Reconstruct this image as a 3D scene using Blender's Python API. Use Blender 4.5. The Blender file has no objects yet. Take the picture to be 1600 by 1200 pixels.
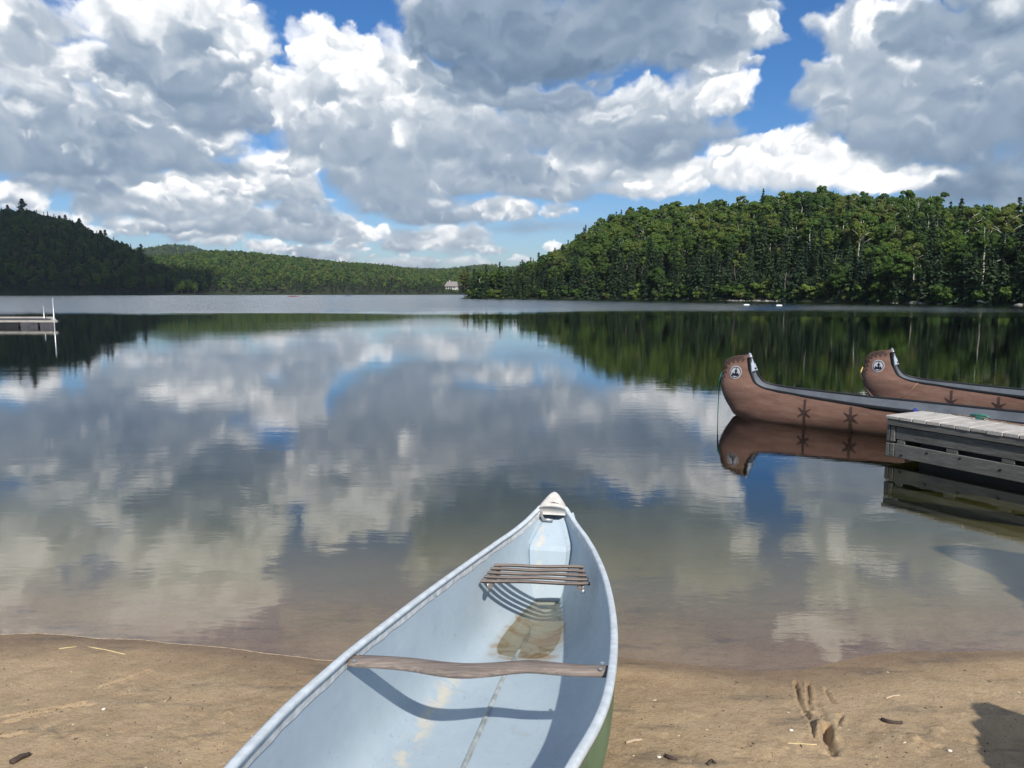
import bpy, bmesh, math, random
import numpy as np
from mathutils import Vector, Matrix, noise as mnoise
scene = bpy.context.scene
COL = scene.collection
R = math.radians
random.seed(4); RNG = np.random.default_rng(11)

# ------------------------------------------------------------------ camera
CAM_H = 1.68
cam_d = bpy.data.cameras.new('camera'); cam = bpy.data.objects.new('camera', cam_d); COL.objects.link(cam)
cam_d.sensor_fit = 'HORIZONTAL'; cam_d.sensor_width = 36.0; cam_d.lens = 36.0 * 1202 / 1600
cam_d.clip_start = 0.05; cam_d.clip_end = 12000
cam.location = (0, 0, CAM_H); cam.rotation_euler = (R(90 - 6.76), 0, 0)
scene.camera = cam

# ------------------------------------------------------------------ sun, exposure
SUN_EL, SUN_AZ = 40.0, 165.8            # sun behind the viewer, a little to the right
sx, sy = math.sin(R(SUN_AZ)) * math.cos(R(SUN_EL)), math.cos(R(SUN_AZ)) * math.cos(R(SUN_EL))
SUN_DIR = Vector((sx, sy, math.sin(R(SUN_EL))))
sun_d = bpy.data.lights.new('sun', 'SUN'); sun_d.energy = 5.0; sun_d.angle = R(0.53); sun_d.color = (1.0, 0.95, 0.87)
sun = bpy.data.objects.new('sun', sun_d); COL.objects.link(sun)
sun.rotation_euler = (-SUN_DIR).to_track_quat('-Z', 'Y').to_euler()
sun.location = SUN_DIR * 50
scene.view_settings.view_transform = 'Standard'; scene.view_settings.look = 'None'
scene.view_settings.exposure = 0.0; scene.view_settings.gamma = 1.0; scene.view_settings.use_curve_mapping = False
scene.render.engine = 'CYCLES'
scene.cycles.use_denoising = True
scene.cycles.max_bounces = 8; scene.cycles.transparent_max_bounces = 12; scene.cycles.volume_bounces = 0
scene.cycles.caustics_reflective = False; scene.cycles.caustics_refractive = False
scene.cycles.sample_clamp_indirect = 6.0
scene.cycles.use_adaptive_sampling = False

# ------------------------------------------------------------------ sky: Nishita air behind computed cumulus
# ---- sky clouds: puffs placed by azimuth / elevation (degrees), painted far to near
def make_noise(n, seed, octaves=7, base=4, gain=0.55, billow=False):
    rg=np.random.default_rng(seed); out=np.zeros((n,n),np.float32); a=1.0; tot=0
    xs=np.arange(n,dtype=np.float32)/n
    for o in range(octaves):
        f=base*2**o
        if f>n//2: break
        g=rg.random((f,f)).astype(np.float32)
        p=xs*f; i=np.floor(p).astype(int); t=p-i; t=t*t*t*(t*(t*6-15)+10); j=(i+1)%f
        r=g[i]*(1-t)[:,None]+g[j]*t[:,None]
        v=r[:,i]*(1-t)[None]+r[:,j]*t[None]
        if billow: v=1-np.abs(v*2-1)**1.0; v=1-v if False else v
        out+=a*v; tot+=a; a*=gain
    out/=tot; out-=out.min(); out/=out.max(); return out
NZ=1024
N_A=make_noise(NZ,1,gain=.52); N_B=make_noise(NZ,2,gain=.52); N_C=make_noise(NZ,3,gain=.42)
def std(a):
    return (a-a.mean())/a.std()
N_A,N_B,N_C=std(N_A),std(N_B),std(N_C)
def samp(tex,x,y):
    x=x*NZ; y=y*NZ; xi=np.floor(x).astype(np.int32); yi=np.floor(y).astype(np.int32)
    fx=(x-xi).astype(np.float32); fy=(y-yi).astype(np.float32)
    x0=xi&(NZ-1); x1=(xi+1)&(NZ-1); y0=yi&(NZ-1); y1=(yi+1)&(NZ-1)
    return (tex[y0,x0]*(1-fx)+tex[y0,x1]*fx)*(1-fy)+(tex[y1,x0]*(1-fx)+tex[y1,x1]*fx)*fy
def sstep(a,b,x):
    t=np.clip((x-a)/(b-a),0,1); return t*t*(3-2*t)
class SkyMap:
    def __init__(s,az0,az1,el0,el1,ppd):
        s.az0,s.el0,s.ppd=az0,el0,ppd; s.w=int((az1-az0)*ppd); s.h=int((el1-el0)*ppd)
        s.az=az0+(np.arange(s.w)+.5)/ppd; s.el=el0+(np.arange(s.h)+.5)/ppd
        s.lum=np.zeros((s.h,s.w),np.float32); s.al=np.zeros((s.h,s.w),np.float32)
    def puff(s,a,e,ra,re,top,bot,edge=.32,soft=.35,alpha=1.,key=0,flat=0.,detail=.05,fade=0.):
        m=1.6
        i0=max(0,int((a-m*ra-s.az0)*s.ppd)); i1=min(s.w,int((a+m*ra-s.az0)*s.ppd)+1)
        j0=max(0,int((e-m*re-s.el0)*s.ppd)); j1=min(s.h,int((e+m*re-s.el0)*s.ppd)+1)
        if i1<=i0 or j1<=j0: return
        u=((s.az[i0:i1]-a)/ra)[None].astype(np.float32); v=((s.el[j0:j1]-e)/re)[:,None].astype(np.float32)
        sz=max(ra,re); kx=(key*.6180339)%1; ky=(key*.7548777)%1
        X=((s.az[i0:i1]-a)/sz*.17)[None]+kx; Y=((s.el[j0:j1]-e)/sz*.17)[:,None]+ky
        X,Y=np.broadcast_arrays(X,Y)
        na=samp(N_A,X,Y); nb=samp(N_B,X,Y); nc=samp(N_C,X*1.5,Y*1.5)
        uu=u+edge*.34*na; vv=v+edge*.34*nb
        vv=np.where(vv<0,vv*(1+flat),vv)
        r=np.sqrt(uu*uu+vv*vv)+edge*.10*nc
        so=soft*(1+.9*sstep(.1,-.8,v))
        al=alpha*sstep(1.0,1.0-so,r)
        if fade: al=al*sstep(-.9,fade,vv+.1*nc)
        t=sstep(-.8,.8,vv+.16*nc)
        rim=sstep(.55,.95,r)*sstep(-.2,.5,vv)
        lum=bot+(top-bot)*t+detail*nc*(.3+t)+.03*rim
        L=s.lum[j0:j1,i0:i1]; A=s.al[j0:j1,i0:i1]
        L[:]=L*(1-al)+lum*al; A[:]=A+(1-A)*al
    def finish(s):
        # roll the edges of the whole bank with turbulent noise (larger swirls higher up, where clouds are nearer)
        E,A=np.meshgrid(s.el,s.az,indexing='ij'); f=(.35+.65*sstep(0,18,E))
        dx=0;dy=0
        for sc,am,k in ((.012,.55,.13),(.034,.34,.57),(.10,.17,.81),(.30,.065,.29)):
            dx=dx+f*am*samp(N_A,A*sc+k,E*sc*1.2+k); dy=dy+f*am*.8*samp(N_B,A*sc+k*2,E*sc*1.2+k)
        i=np.clip((A+dx-s.az0)*s.ppd-.5,0,s.w-1.01); j=np.clip((E+dy-s.el0)*s.ppd-.5,0,s.h-1.01)
        i0=i.astype(int); j0=j.astype(int); fx=i-i0; fy=j-j0
        g=lambda a:(a[j0,i0]*(1-fx)+a[j0,i0+1]*fx)*(1-fy)+(a[j0+1,i0]*(1-fx)+a[j0+1,i0+1]*fx)*fy
        s.lum=g(s.lum); s.al=g(s.al)
    def cloud(s,a,e,ra,re,top,bot,n=14,rg=None,soft=.35,edge=.34,flat=.5,alpha=1.,key=1.,kid=1.):
        s.puff(a,e,ra,re,top*.96,bot,edge,soft,alpha,key,flat)
        pts=[]
        for k in range(int(n*1.5)):
            th=rg.uniform(0,2*math.pi); q=math.sqrt(rg.uniform(0.02,.95))
            x=q*math.cos(th); y=q*math.sin(th)*.92
            if y<-.35: y*=.6
            pts.append((x,y,rg.uniform(.17,.5)*(1.2-.35*q),rg.random()))
        pts.sort(key=lambda p:-p[1])
        for x,y,sc,z in pts:
            h=max(0,min(1,.5+.6*y))
            tp=bot+(top-bot)*min(1.12,h*.95+.32+(z-.5)*.4); bt=bot+(top-bot)*max(-.1,h*.8-.15)
            rr=sc*min(ra,re*1.6)
            s.puff(a+x*ra,e+y*re,rr*1.3,rr,tp,bt,.44,.34+.34*(1-z),alpha*(.5+.5*z)*kid,key*3.1+x*7+y*13,.2,.035,.45)
CLOUDS = [  # azimuth, elevation, half width, half height (degrees), top grey, base grey, puffs, softness, flatness, opacity
    (1.41,4.99,6.06,0.73,0.745,0.686,4,0.9,0.2,0.6), (-7.5,2.2,2.78,0.83,0.882,0.725,6,0.5,0.6,0.9), (-3.29,2.45,2.11,0.56,0.894,0.765,5,0.5,0.6,0.8),
    (0.47,2.59,1.04,0.42,0.922,0.804,4,0.5,0.4,0.8), (2.91,3.47,0.75,0.41,0.953,0.843,4,0.4,0.4,1), (3.36,6.12,1.4,0.81,0.871,0.745,5,0.6,0.4,0.8),
    (-4.68,3.97,3.26,1.56,0.843,0.675,12,0.35,0.8,1), (-8.16,3.94,2.53,1.28,0.784,0.647,9,0.35,0.8,1), (-1.88,3.38,1.03,0.55,0.843,0.706,4,0.5,0.5,0.8),
    (-11.11,4.54,1.9,1.17,0.965,0.745,9,0.3,0.7,1), (-13.84,2.97,3.99,0.9,0.843,0.675,8,0.4,0.7,1), (-17.74,3.22,1.71,0.88,0.941,0.725,8,0.35,0.6,1),
    (-21.87,3.87,2.22,1.28,0.961,0.686,10,0.3,0.7,1), (-24.22,4.47,2.34,1.09,0.91,0.647,9,0.35,0.8,1), (-18.95,4.72,4.19,1.47,0.804,0.627,14,0.35,0.8,1),
    (-14.66,4.74,3.5,1.59,0.804,0.62,12,0.35,0.8,1), (-12.03,3.89,1.57,0.72,0.843,0.745,5,0.4,0.7,1), (-26.51,4.38,1.5,0.9,0.843,0.667,7,0.4,0.7,0.9),
    (-32.44,5.56,1.66,1.3,0.965,0.725,9,0.3,0.5,1), (-30.83,4.29,2.07,0.87,0.882,0.667,7,0.4,0.6,0.9), (-28.87,4.77,0.79,0.88,0.941,0.804,6,0.4,0.4,0.9),
    (-28.56,3.98,2.17,0.65,0.843,0.667,5,0.5,0.5,0.9), (-25.3,5.95,5.72,1.64,0.784,0.627,16,0.35,0.9,1), (-20.91,7.2,3.25,1.93,0.933,0.659,14,0.3,0.7,1),
    (-16.7,8.45,3.07,2.12,0.969,0.686,16,0.26,0.6,1), (-16.33,6.96,3.22,1.29,0.843,0.647,10,0.35,0.8,1), (-26.37,7.11,4.48,1.61,0.871,0.675,14,0.35,0.8,1),
    (-29.81,6.89,3.15,1.33,0.725,0.627,8,0.45,0.8,1), (-15.07,5.7,2.61,1.05,0.745,0.627,7,0.4,0.8,1), (-4.67,5.79,5.1,1.0,0.745,0.627,9,0.45,0.9,1),
    (-0.93,6.26,3.03,1.18,0.91,0.686,10,0.35,0.7,1), (-7.88,6.74,5.02,1.52,0.725,0.635,10,0.45,0.8,1), (-9.22,8.48,4.97,2.63,0.843,0.667,16,0.35,0.7,1),
    (-3.71,8.57,5.54,2.03,0.784,0.647,14,0.4,0.8,1), (1.4,7.92,5.57,1.52,0.765,0.647,12,0.4,0.8,1), (4.64,8.92,4.15,1.5,0.871,0.667,12,0.35,0.8,1),
    (8.3,8.85,5.44,1.92,0.839,0.659,12,0.45,0.7,1), (10.14,7.49,3.61,1.15,0.863,0.725,9,0.45,0.7,1), (13.7,7.7,4.82,1.48,0.933,0.804,12,0.35,0.5,1),
    (16.71,8.15,3.83,1.7,0.957,0.776,16,0.22,0.5,1), (20.26,8.15,3.88,1.92,0.965,0.784,22,0.18,0.4,1), (18.97,9.59,1.41,0.91,0.965,0.804,8,0.25,0.2,1),
    (21.85,9.54,1.04,1.14,0.969,0.831,9,0.22,0.2,1), (20.87,9.85,0.57,0.74,0.969,0.863,5,0.25,0.2,1), (23.67,7.67,2.34,1.64,0.965,0.784,12,0.22,0.4,1),
    (26.76,6.68,3.53,1.05,0.973,0.804,12,0.26,0.4,1), (-24.11,6.63,2.72,1.07,0.941,0.698,10,0.3,0.7,1), (-20.08,7.45,2.05,1.01,0.957,0.706,9,0.3,0.6,1),
    (-15.82,9.21,2.06,1.1,0.965,0.745,10,0.26,0.5,1), (31.73,6.18,4.05,2.31,0.647,0.529,6,0.6,0.4,1), (28.81,8.9,5.33,2.71,0.675,0.549,12,0.4,0.6,1),
    (26.53,10.83,5.17,3.1,0.725,0.588,12,0.35,0.5,1), (24.19,12.6,3.75,3.09,0.765,0.647,14,0.3,0.3,1), (31.39,11.45,3.69,4.03,0.706,0.557,12,0.4,0.5,1),
    (28.52,13.62,4.24,2.57,0.765,0.627,14,0.35,0.5,1), (23.69,16.23,3.21,2.59,0.804,0.706,12,0.3,0.3,1), (25.82,16.86,2.76,1.66,0.969,0.784,14,0.28,0.4,1),
    (29.78,15.6,4.12,2.47,0.686,0.58,8,0.45,0.5,1), (23.43,19.66,3.04,2.1,0.843,0.706,8,0.4,0.3,1), (32.37,16.21,2.59,3.07,0.647,0.569,5,0.5,0.4,1),
    (30.84,12.24,0.61,0.8,0.882,0.706,4,0.5,0.3,0.8), (-30.93,8.15,4.78,1.91,0.675,0.58,10,0.4,0.8,1), (-23.99,9.07,5.8,1.81,0.725,0.608,12,0.35,0.8,1),
    (-21.55,10.85,2.48,1.93,0.957,0.647,16,0.26,0.6,1), (-24.44,11.41,1.72,2.35,0.973,0.675,14,0.28,0.5,1), (-29.03,10.97,3.17,2.12,0.804,0.635,12,0.4,0.6,1),
    (-31.32,12.54,2.68,2.9,0.894,0.706,14,0.35,0.4,1), (-27.45,13.75,2.7,2.22,0.961,0.698,16,0.28,0.5,1), (-30.46,15.49,3.04,2.81,0.804,0.686,12,0.4,0.4,1),
    (-32.4,15.87,2.59,3.42,0.769,0.698,8,0.5,0.3,1), (-25.11,16.42,2.98,2.01,0.953,0.784,14,0.3,0.3,1), (-25.43,13.99,1.94,2.63,0.698,0.62,6,0.4,0.4,1),
    (-22.02,17.34,5.07,2.21,0.91,0.769,14,0.35,0.4,1), (-19.83,17.95,2.09,1.85,0.894,0.784,9,0.35,0.3,1), (-20.66,12.91,4.02,3.16,0.714,0.596,10,0.35,0.6,1),
    (-22.12,15.47,3.52,2.65,0.745,0.647,8,0.4,0.5,1), (-18.55,14.65,2.47,3.13,0.843,0.667,12,0.35,0.5,1), (-13.62,10.49,4.36,2.11,0.745,0.647,10,0.4,0.7,1),
    (-10.96,10.8,4.45,3.4,0.765,0.659,12,0.4,0.6,1), (-14.84,12.92,3.22,2.37,0.894,0.675,14,0.35,0.5,1), (-13.89,15.78,2.24,1.82,0.941,0.765,12,0.3,0.4,1),
    (-11.7,16.7,2.19,1.18,0.933,0.776,10,0.3,0.3,1), (-8.28,10.03,4.98,2.59,0.745,0.647,12,0.4,0.7,1), (-10.9,13.53,3.32,3.09,0.941,0.675,22,0.28,0.5,1),
    (-7.74,15.28,3.14,2.43,0.949,0.714,18,0.28,0.4,1), (-5.06,12.03,4.11,2.98,0.855,0.659,14,0.35,0.5,1), (-6.41,13.26,2.72,1.92,0.91,0.706,10,0.35,0.5,1),
    (-1.85,11.21,4.15,2.59,0.765,0.627,10,0.45,0.6,1), (0.0,9.03,4.17,1.59,0.725,0.627,8,0.45,0.7,1), (4.15,11.62,5.5,3.0,0.745,0.62,12,0.45,0.6,1),
    (10.07,10.83,5.37,2.39,0.725,0.596,10,0.4,0.7,1), (7.32,13.03,3.39,1.67,0.871,0.647,12,0.4,0.6,1), (11.8,12.66,3.97,1.83,0.855,0.627,12,0.35,0.6,1),
    (14.63,12.72,2.24,1.72,0.965,0.706,14,0.26,0.5,1), (3.22,13.33,2.75,1.43,0.804,0.627,8,0.45,0.6,1), (-3.66,14.98,3.65,2.05,0.784,0.627,8,0.45,0.4,1),
    (-0.46,14.6,4.12,1.82,0.745,0.588,8,0.45,0.5,1), (13.49,14.61,2.6,1.61,0.843,0.647,8,0.4,0.4,1), (-31.81,10.12,2.67,1.48,0.804,0.647,8,0.4,0.5,1),
    (-27.71,9.38,3.99,1.56,0.765,0.608,8,0.45,0.7,1), (-25.72,12.06,2.24,1.54,0.824,0.647,8,0.4,0.4,1), (-26.92,10.41,2.2,1.16,0.745,0.608,6,0.45,0.5,1),
    (2.75,14.17,5.03,1.5,0.686,0.569,7,0.5,0.5,1), (-6.1,19.09,3.14,2.3,0.784,0.608,8,0.45,0.4,1), (13.65,16.58,3.96,2.58,0.843,0.647,14,0.3,0.5,1),
    (16.2,16.39,1.68,1.62,0.894,0.725,10,0.3,0.4,1), (13.37,18.52,5.15,2.27,0.725,0.608,8,0.4,0.4,1), (13.74,20.35,2.98,1.83,0.784,0.667,6,0.4,0.3,1),
    (9.06,16.44,6.65,2.78,0.675,0.549,8,0.5,0.5,1), (2.28,17.02,8.59,2.87,0.588,0.502,8,0.55,0.6,1), (-2.73,17.81,5.88,2.36,0.612,0.525,7,0.5,0.5,1),
    (5.88,18.91,7.59,2.31,0.627,0.549,7,0.5,0.4,1), (-1.36,20.14,6.76,1.89,0.627,0.569,5,0.5,0.4,1), (-14.05,23.52,5.05,3.1,0.725,0.588,10,0.45,0.5,1),
    (-7.08,26.71,6.11,2.63,0.745,0.608,10,0.45,0.5,1), (-22.63,20.46,5.75,2.09,0.957,0.745,18,0.35,0.5,1), (-28.79,20.17,5.87,2.99,0.933,0.745,16,0.35,0.5,1),
    (-34.25,16.22,3.72,4.0,0.824,0.667,12,0.4,0.4,1), (-37.73,9.26,5.79,4.17,0.784,0.627,14,0.4,0.5,1), (-36.2,14.22,4.76,4.01,0.882,0.686,14,0.35,0.4,1),
    (-40.59,4.49,4.87,2.78,0.863,0.667,12,0.35,0.6,1), (-13.15,25.29,5.91,2.33,0.902,0.706,12,0.35,0.5,1), (-26.72,25.28,9.18,3.36,0.882,0.667,20,0.35,0.5,1),
    (0.0,25.2,11.47,2.75,0.686,0.588,10,0.45,0.5,1), (11.03,25.13,6.43,2.7,0.745,0.627,10,0.4,0.5,1), (22.5,22.84,3.44,1.66,0.961,0.784,12,0.3,0.4,1),
    (30.45,20.51,6.01,2.59,0.745,0.627,12,0.4,0.5,1), (8.78,28.54,9.43,2.51,0.871,0.706,14,0.4,0.5,1), (22.96,27.76,5.98,2.08,0.902,0.725,12,0.35,0.5,1),
    (-8.73,30.38,10.63,3.0,0.784,0.627,14,0.4,0.5,1), (37.31,11.03,5.83,5.48,0.686,0.569,12,0.4,0.5,1), (38.21,17.32,6.15,4.05,0.745,0.608,12,0.4,0.5,1),
    (40.56,4.83,5.41,2.43,0.745,0.608,8,0.4,0.6,1),
]
def paint_sky():
    win = SkyMap(-52, 52, -1, 42, 20)
    rg = np.random.default_rng(7)
    for k, (a, e, ra, re, t, b, n, so, fl, al) in enumerate(CLOUDS):
        win.cloud(a, e, ra, re, t, b, n, rg, so, .34, fl, al, k * 1.37 + 1)
    win.finish()
    full = SkyMap(-180, 180, 0, 90, 5)                       # the rest of the sky, same kind of broken cumulus
    rg = np.random.default_rng(21)
    for k in range(230):
        e = 3 + 78 * rg.random() ** 1.5; a = rg.uniform(-180, 180)
        s = .25 + .75 * min(1, e / 20); st = 1 / max(.25, math.cos(R(e)))
        t = rg.uniform(.72, .97); b = t - rg.uniform(.14, .3)
        full.cloud(a, e, rg.uniform(4, 11) * s * st, rg.uniform(2, 5.5) * s, t, b, 9, rg, .4, .34, .5, 1, k * 2.11 + 3)
    full.finish()
    ims = []
    for nm, S in (('sky_window', win), ('sky_round', full)):
        L = np.clip(S.lum / np.maximum(S.al, 1e-3), .3, 1.02)
        L = np.clip(.5 + (L - .5) * CLOUD_CONTRAST + CLOUD_LIFT, .3, 1.4); L = np.where(L > .82, .82 + .155 * np.tanh((L - .82) / .155), L)
        tt = np.clip((L - .50) / .42, 0, 1)
        c = np.stack([L * (.775 + .215 * tt), L * (.955 + .04 * tt), L * (1.16 - .16 * tt)], -1)
        c = np.where(c <= .04045, c / 12.92, ((c + .055) / 1.055) ** 2.4)
        c = c * (1 + .6 * np.clip((L - .76) / .22, 0, 1) ** 2)[..., None]               # sunlit tops are brighter than paper white
        px = np.ones((S.h, S.w, 4), np.float32); px[..., :3] = c; px[..., 3] = np.clip(S.al, 0, 1)
        im = bpy.data.images.new(nm, S.w, S.h, alpha=True, float_buffer=True)
        im.colorspace_settings.name = 'Non-Color'; im.alpha_mode = 'CHANNEL_PACKED'
        im.pixels.foreach_set(px.ravel()); im.update(); im.pack() if False else None
        ims.append(im)
    return ims
CLOUD_CONTRAST, CLOUD_LIFT = 1.06, 0.035
SKY_STRENGTH = 0.10
im_win, im_full = paint_sky()
world = bpy.data.worlds.new('World'); scene.world = world; world.use_nodes = True
wt = world.node_tree; wt.nodes.clear()
def WN(t, **k):
    n = wt.nodes.new(t)
    for a, v in k.items(): setattr(n, a, v)
    return n
def WM(op, a, b=None, c=None):
    n = WN('ShaderNodeMath', operation=op)
    for i, v in enumerate((a, b, c)):
        if v is None: continue
        if isinstance(v, (int, float)): n.inputs[i].default_value = v
        else: wt.links.new(v, n.inputs[i])
    return n.outputs[0]
tc = WN('ShaderNodeTexCoord'); sep = WN('ShaderNodeSeparateXYZ'); wt.links.new(tc.outputs['Generated'], sep.inputs[0])
X, Y, Z = sep.outputs
az = WM('MULTIPLY', WM('ARCTAN2', X, Y), 180 / math.pi)
el = WM('MULTIPLY', WM('ARCSINE', Z), 180 / math.pi)
def uvtex(im, a0, aw, e0, eh, ext):
    cb = WN('ShaderNodeCombineXYZ')
    wt.links.new(WM('DIVIDE', WM('SUBTRACT', az, a0), aw), cb.inputs[0]); wt.links.new(WM('DIVIDE', WM('SUBTRACT', el, e0), eh), cb.inputs[1])
    t = WN('ShaderNodeTexImage', interpolation='Cubic', extension=ext); t.image = im
    wt.links.new(cb.outputs[0], t.inputs[0]); return t
t1 = uvtex(im_win, -52, 104, -1, 43, 'EXTEND'); t2 = uvtex(im_full, -180, 360, 0, 90, 'EXTEND')
def ramp01(v, a, b):
    n = WN('ShaderNodeMapRange', interpolation_type='SMOOTHSTEP'); wt.links.new(v, n.inputs[0])
    n.inputs[1].default_value = a; n.inputs[2].default_value = b; return n.outputs[0]
inwin = WM('MULTIPLY', ramp01(WM('ABSOLUTE', az), 50, 42), ramp01(el, 40, 33))
def mixc(f, a, b):
    n = WN('ShaderNodeMix', data_type='RGBA')
    for s, v in ((n.inputs[0], f), (n.inputs[6], a), (n.inputs[7], b)):
        if isinstance(v, (int, float)): s.default_value = v
        elif isinstance(v, tuple): s.default_value = v
        else: wt.links.new(v, s)
    return n.outputs[2]
def mixf(f, a, b):
    return WM('ADD', a, WM('MULTIPLY', f, WM('SUBTRACT', b, a)))
ccol = mixc(inwin, t2.outputs[0], t1.outputs[0]); calp = mixf(inwin, t2.outputs[1], t1.outputs[1])
gain = WN('ShaderNodeVectorMath', operation='SCALE'); wt.links.new(ccol, gain.inputs[0]); gain.inputs['Scale'].default_value = 1.0 / SKY_STRENGTH
sky = WN('ShaderNodeTexSky', sky_type='NISHITA'); sky.sun_disc = False; sky.sun_elevation = R(SUN_EL); sky.sun_rotation = R(SUN_AZ)
sky.altitude = 300; sky.air_density = 1.0; sky.dust_density = 0.6; sky.ozone_density = 2.0
hs = WN('ShaderNodeHueSaturation'); hs.inputs['Saturation'].default_value = 1.22; hs.inputs['Value'].default_value = .95; wt.links.new(sky.outputs[0], hs.inputs['Color'])
vm = WN('ShaderNodeVectorMath', operation='MULTIPLY'); wt.links.new(hs.outputs[0], vm.inputs[0]); skc = vm.outputs[0]
wt.links.new(mixc(ramp01(el, 1, 16), (.78, .90, 1.12, 1), (.60, .89, 1.19, 1)), vm.inputs[1])
fin = mixc(calp, skc, gain.outputs[0])
bg = WN('ShaderNodeBackground'); bg.inputs[1].default_value = SKY_STRENGTH; wt.links.new(fin, bg.inputs[0])
wo = WN('ShaderNodeOutputWorld'); wt.links.new(bg.outputs[0], wo.inputs[0])
world.cycles.sampling_method = 'MANUAL'; world.cycles.sample_map_resolution = 1024

# ------------------------------------------------------------------ helpers
class MT:
    """small node-graph writer for a material"""
    def __init__(s, name):
        s.m = bpy.data.materials.new(name); s.m.use_nodes = True; s.t = s.m.node_tree; s.t.nodes.clear()
        s.out = s.t.nodes.new('ShaderNodeOutputMaterial')
    def n(s, typ, ins=None, **k):
        nd = s.t.nodes.new(typ)
        for a, v in k.items(): setattr(nd, a, v)
        for a, v in (ins or {}).items(): s.set(nd.inputs[a], v)
        return nd
    def set(s, sock, v):
        if isinstance(v, bpy.types.NodeSocket): s.t.links.new(v, sock)
        elif v is not None:
            if isinstance(v, tuple) and len(v) == 3 and sock.type == 'RGBA': v = (*v, 1)
            sock.default_value = v
    def math(s, op, a, b=None, c=None):
        nd = s.n('ShaderNodeMath', operation=op)
        for i, v in enumerate((a, b, c)): s.set(nd.inputs[i], v)
        return nd.outputs[0]
    def mix(s, f, a, b, blend='MIX'):
        nd = s.n('ShaderNodeMix', data_type='RGBA', blend_type=blend)
        s.set(nd.inputs[0], f); s.set(nd.inputs[6], a); s.set(nd.inputs[7], b); return nd.outputs[2]
    def noise(s, vec=None, scale=5, detail=4, rough=.55, dist=0, dim='3D'):
        nd = s.n('ShaderNodeTexNoise', {'Scale': scale, 'Detail': detail, 'Roughness': rough, 'Distortion': dist}, noise_dimensions=dim)
        if vec is not None: s.set(nd.inputs['Vector'], vec)
        return nd.outputs[0]
    def rng(s, v, a, b, c=0., d=1., smooth=True):
        nd = s.n('ShaderNodeMapRange', interpolation_type='SMOOTHSTEP' if smooth else 'LINEAR')
        for i, q in enumerate((v, a, b, c, d)): s.set(nd.inputs[i], q)
        return nd.outputs[0]
    def pos(s): return s.n('ShaderNodeNewGeometry').outputs['Position']
    def obj(s): return s.n('ShaderNodeTexCoord').outputs['Object']
    def xyz(s, v):
        return s.n('ShaderNodeSeparateXYZ', {0: v}).outputs
    def scale(s, v, sc, rot=(0, 0, 0)):
        return s.n('ShaderNodeMapping', {'Vector': v, 'Scale': sc, 'Rotation': rot}).outputs[0]
    def bump(s, h, strength=.3, dist=.01):
        return s.n('ShaderNodeBump', {'Height': h, 'Strength': strength, 'Distance': dist}).outputs[0]
    def bsdf(s, col, rough=.7, normal=None, spec=.3, metal=0., **k):
        b = s.n('ShaderNodeBsdfPrincipled', {'Base Color': col, 'Roughness': rough, 'Specular IOR Level': spec, 'Metallic': metal})
        if normal is not None: s.set(b.inputs['Normal'], normal)
        for a, v in k.items(): s.set(b.inputs[a.replace('_', ' ')], v)
        s.t.links.new(b.outputs[0], s.out.inputs[0]); return s.m
    def surf(s, shader):
        s.t.links.new(shader, s.out.inputs[0]); return s.m

def mesh(name, v, f, mats=None, smooth=False, mi=None):
    me = bpy.data.meshes.new(name)
    me.from_pydata([tuple(map(float, p)) for p in v], [], [tuple(int(i) for i in q) for q in f])
    for m in (mats if isinstance(mats, (list, tuple)) else [mats]):
        if m is not None: me.materials.append(m)
    if mi is not None: me.polygons.foreach_set('material_index', np.asarray(mi, np.int32))
    if smooth: me.polygons.foreach_set('use_smooth', [True] * len(me.polygons))
    me.update(); return me
def npmesh(name, v, q, mat=None, smooth=False):
    """fast mesh from arrays: v (n,3), q (m,k)"""
    me = bpy.data.meshes.new(name); v = np.asarray(v, np.float32); q = np.asarray(q, np.int32); k = q.shape[1]
    me.vertices.add(len(v)); me.vertices.foreach_set('co', v.ravel())
    me.loops.add(q.size); me.loops.foreach_set('vertex_index', q.ravel())
    me.polygons.add(len(q)); me.polygons.foreach_set('loop_start', np.arange(0, q.size, k, dtype=np.int32))
    if smooth: me.polygons.foreach_set('use_smooth', np.ones(len(q), bool))
    me.update(calc_edges=True)
    if mat: me.materials.append(mat)
    return me
def link(name, me, parent=None, loc=None, rot=None, label=None, cat=None, group=None, kind=None):
    o = bpy.data.objects.new(name, me); COL.objects.link(o)
    if parent is not None: o.parent = parent
    if loc is not None: o.location = loc
    if rot is not None: o.rotation_euler = rot
    return tag(o, label, cat, group, kind)
def tag(o, label=None, cat=None, group=None, kind=None):
    for k, v in (('label', label), ('category', cat), ('group', group), ('kind', kind)):
        if v: o[k] = v
    return o
def thing(name, loc, label, cat, group=None, rz=0):
    return link(name, None, None, loc, (0, 0, rz), label, cat, group)
def part(name, v, f, mat, parent, smooth=False, mi=None, label=None, origin=None):
    """part whose vertices are given in the thing's own space (or in world space minus origin)"""
    if origin is not None: v = np.asarray(v, float) - np.asarray(origin, float)
    return link(name, mesh(name, v, f, mat, smooth, mi), parent, label=label)
def grid_faces(nu, nv, wrap=False, off=0):
    f = []
    for i in range(nu - 1):
        for j in range(nv if wrap else nv - 1):
            a = off + i * nv + j; b = off + i * nv + (j + 1) % nv
            f.append((a, b, b + nv, a + nv))
    return f
def box(x0, x1, y0, y1, z0, z1):
    v = [(x, y, z) for z in (z0, z1) for x, y in ((x0, y0), (x1, y0), (x1, y1), (x0, y1))]
    return v, [(0, 3, 2, 1), (4, 5, 6, 7), (0, 1, 5, 4), (1, 2, 6, 5), (2, 3, 7, 6), (3, 0, 4, 7)]
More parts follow.
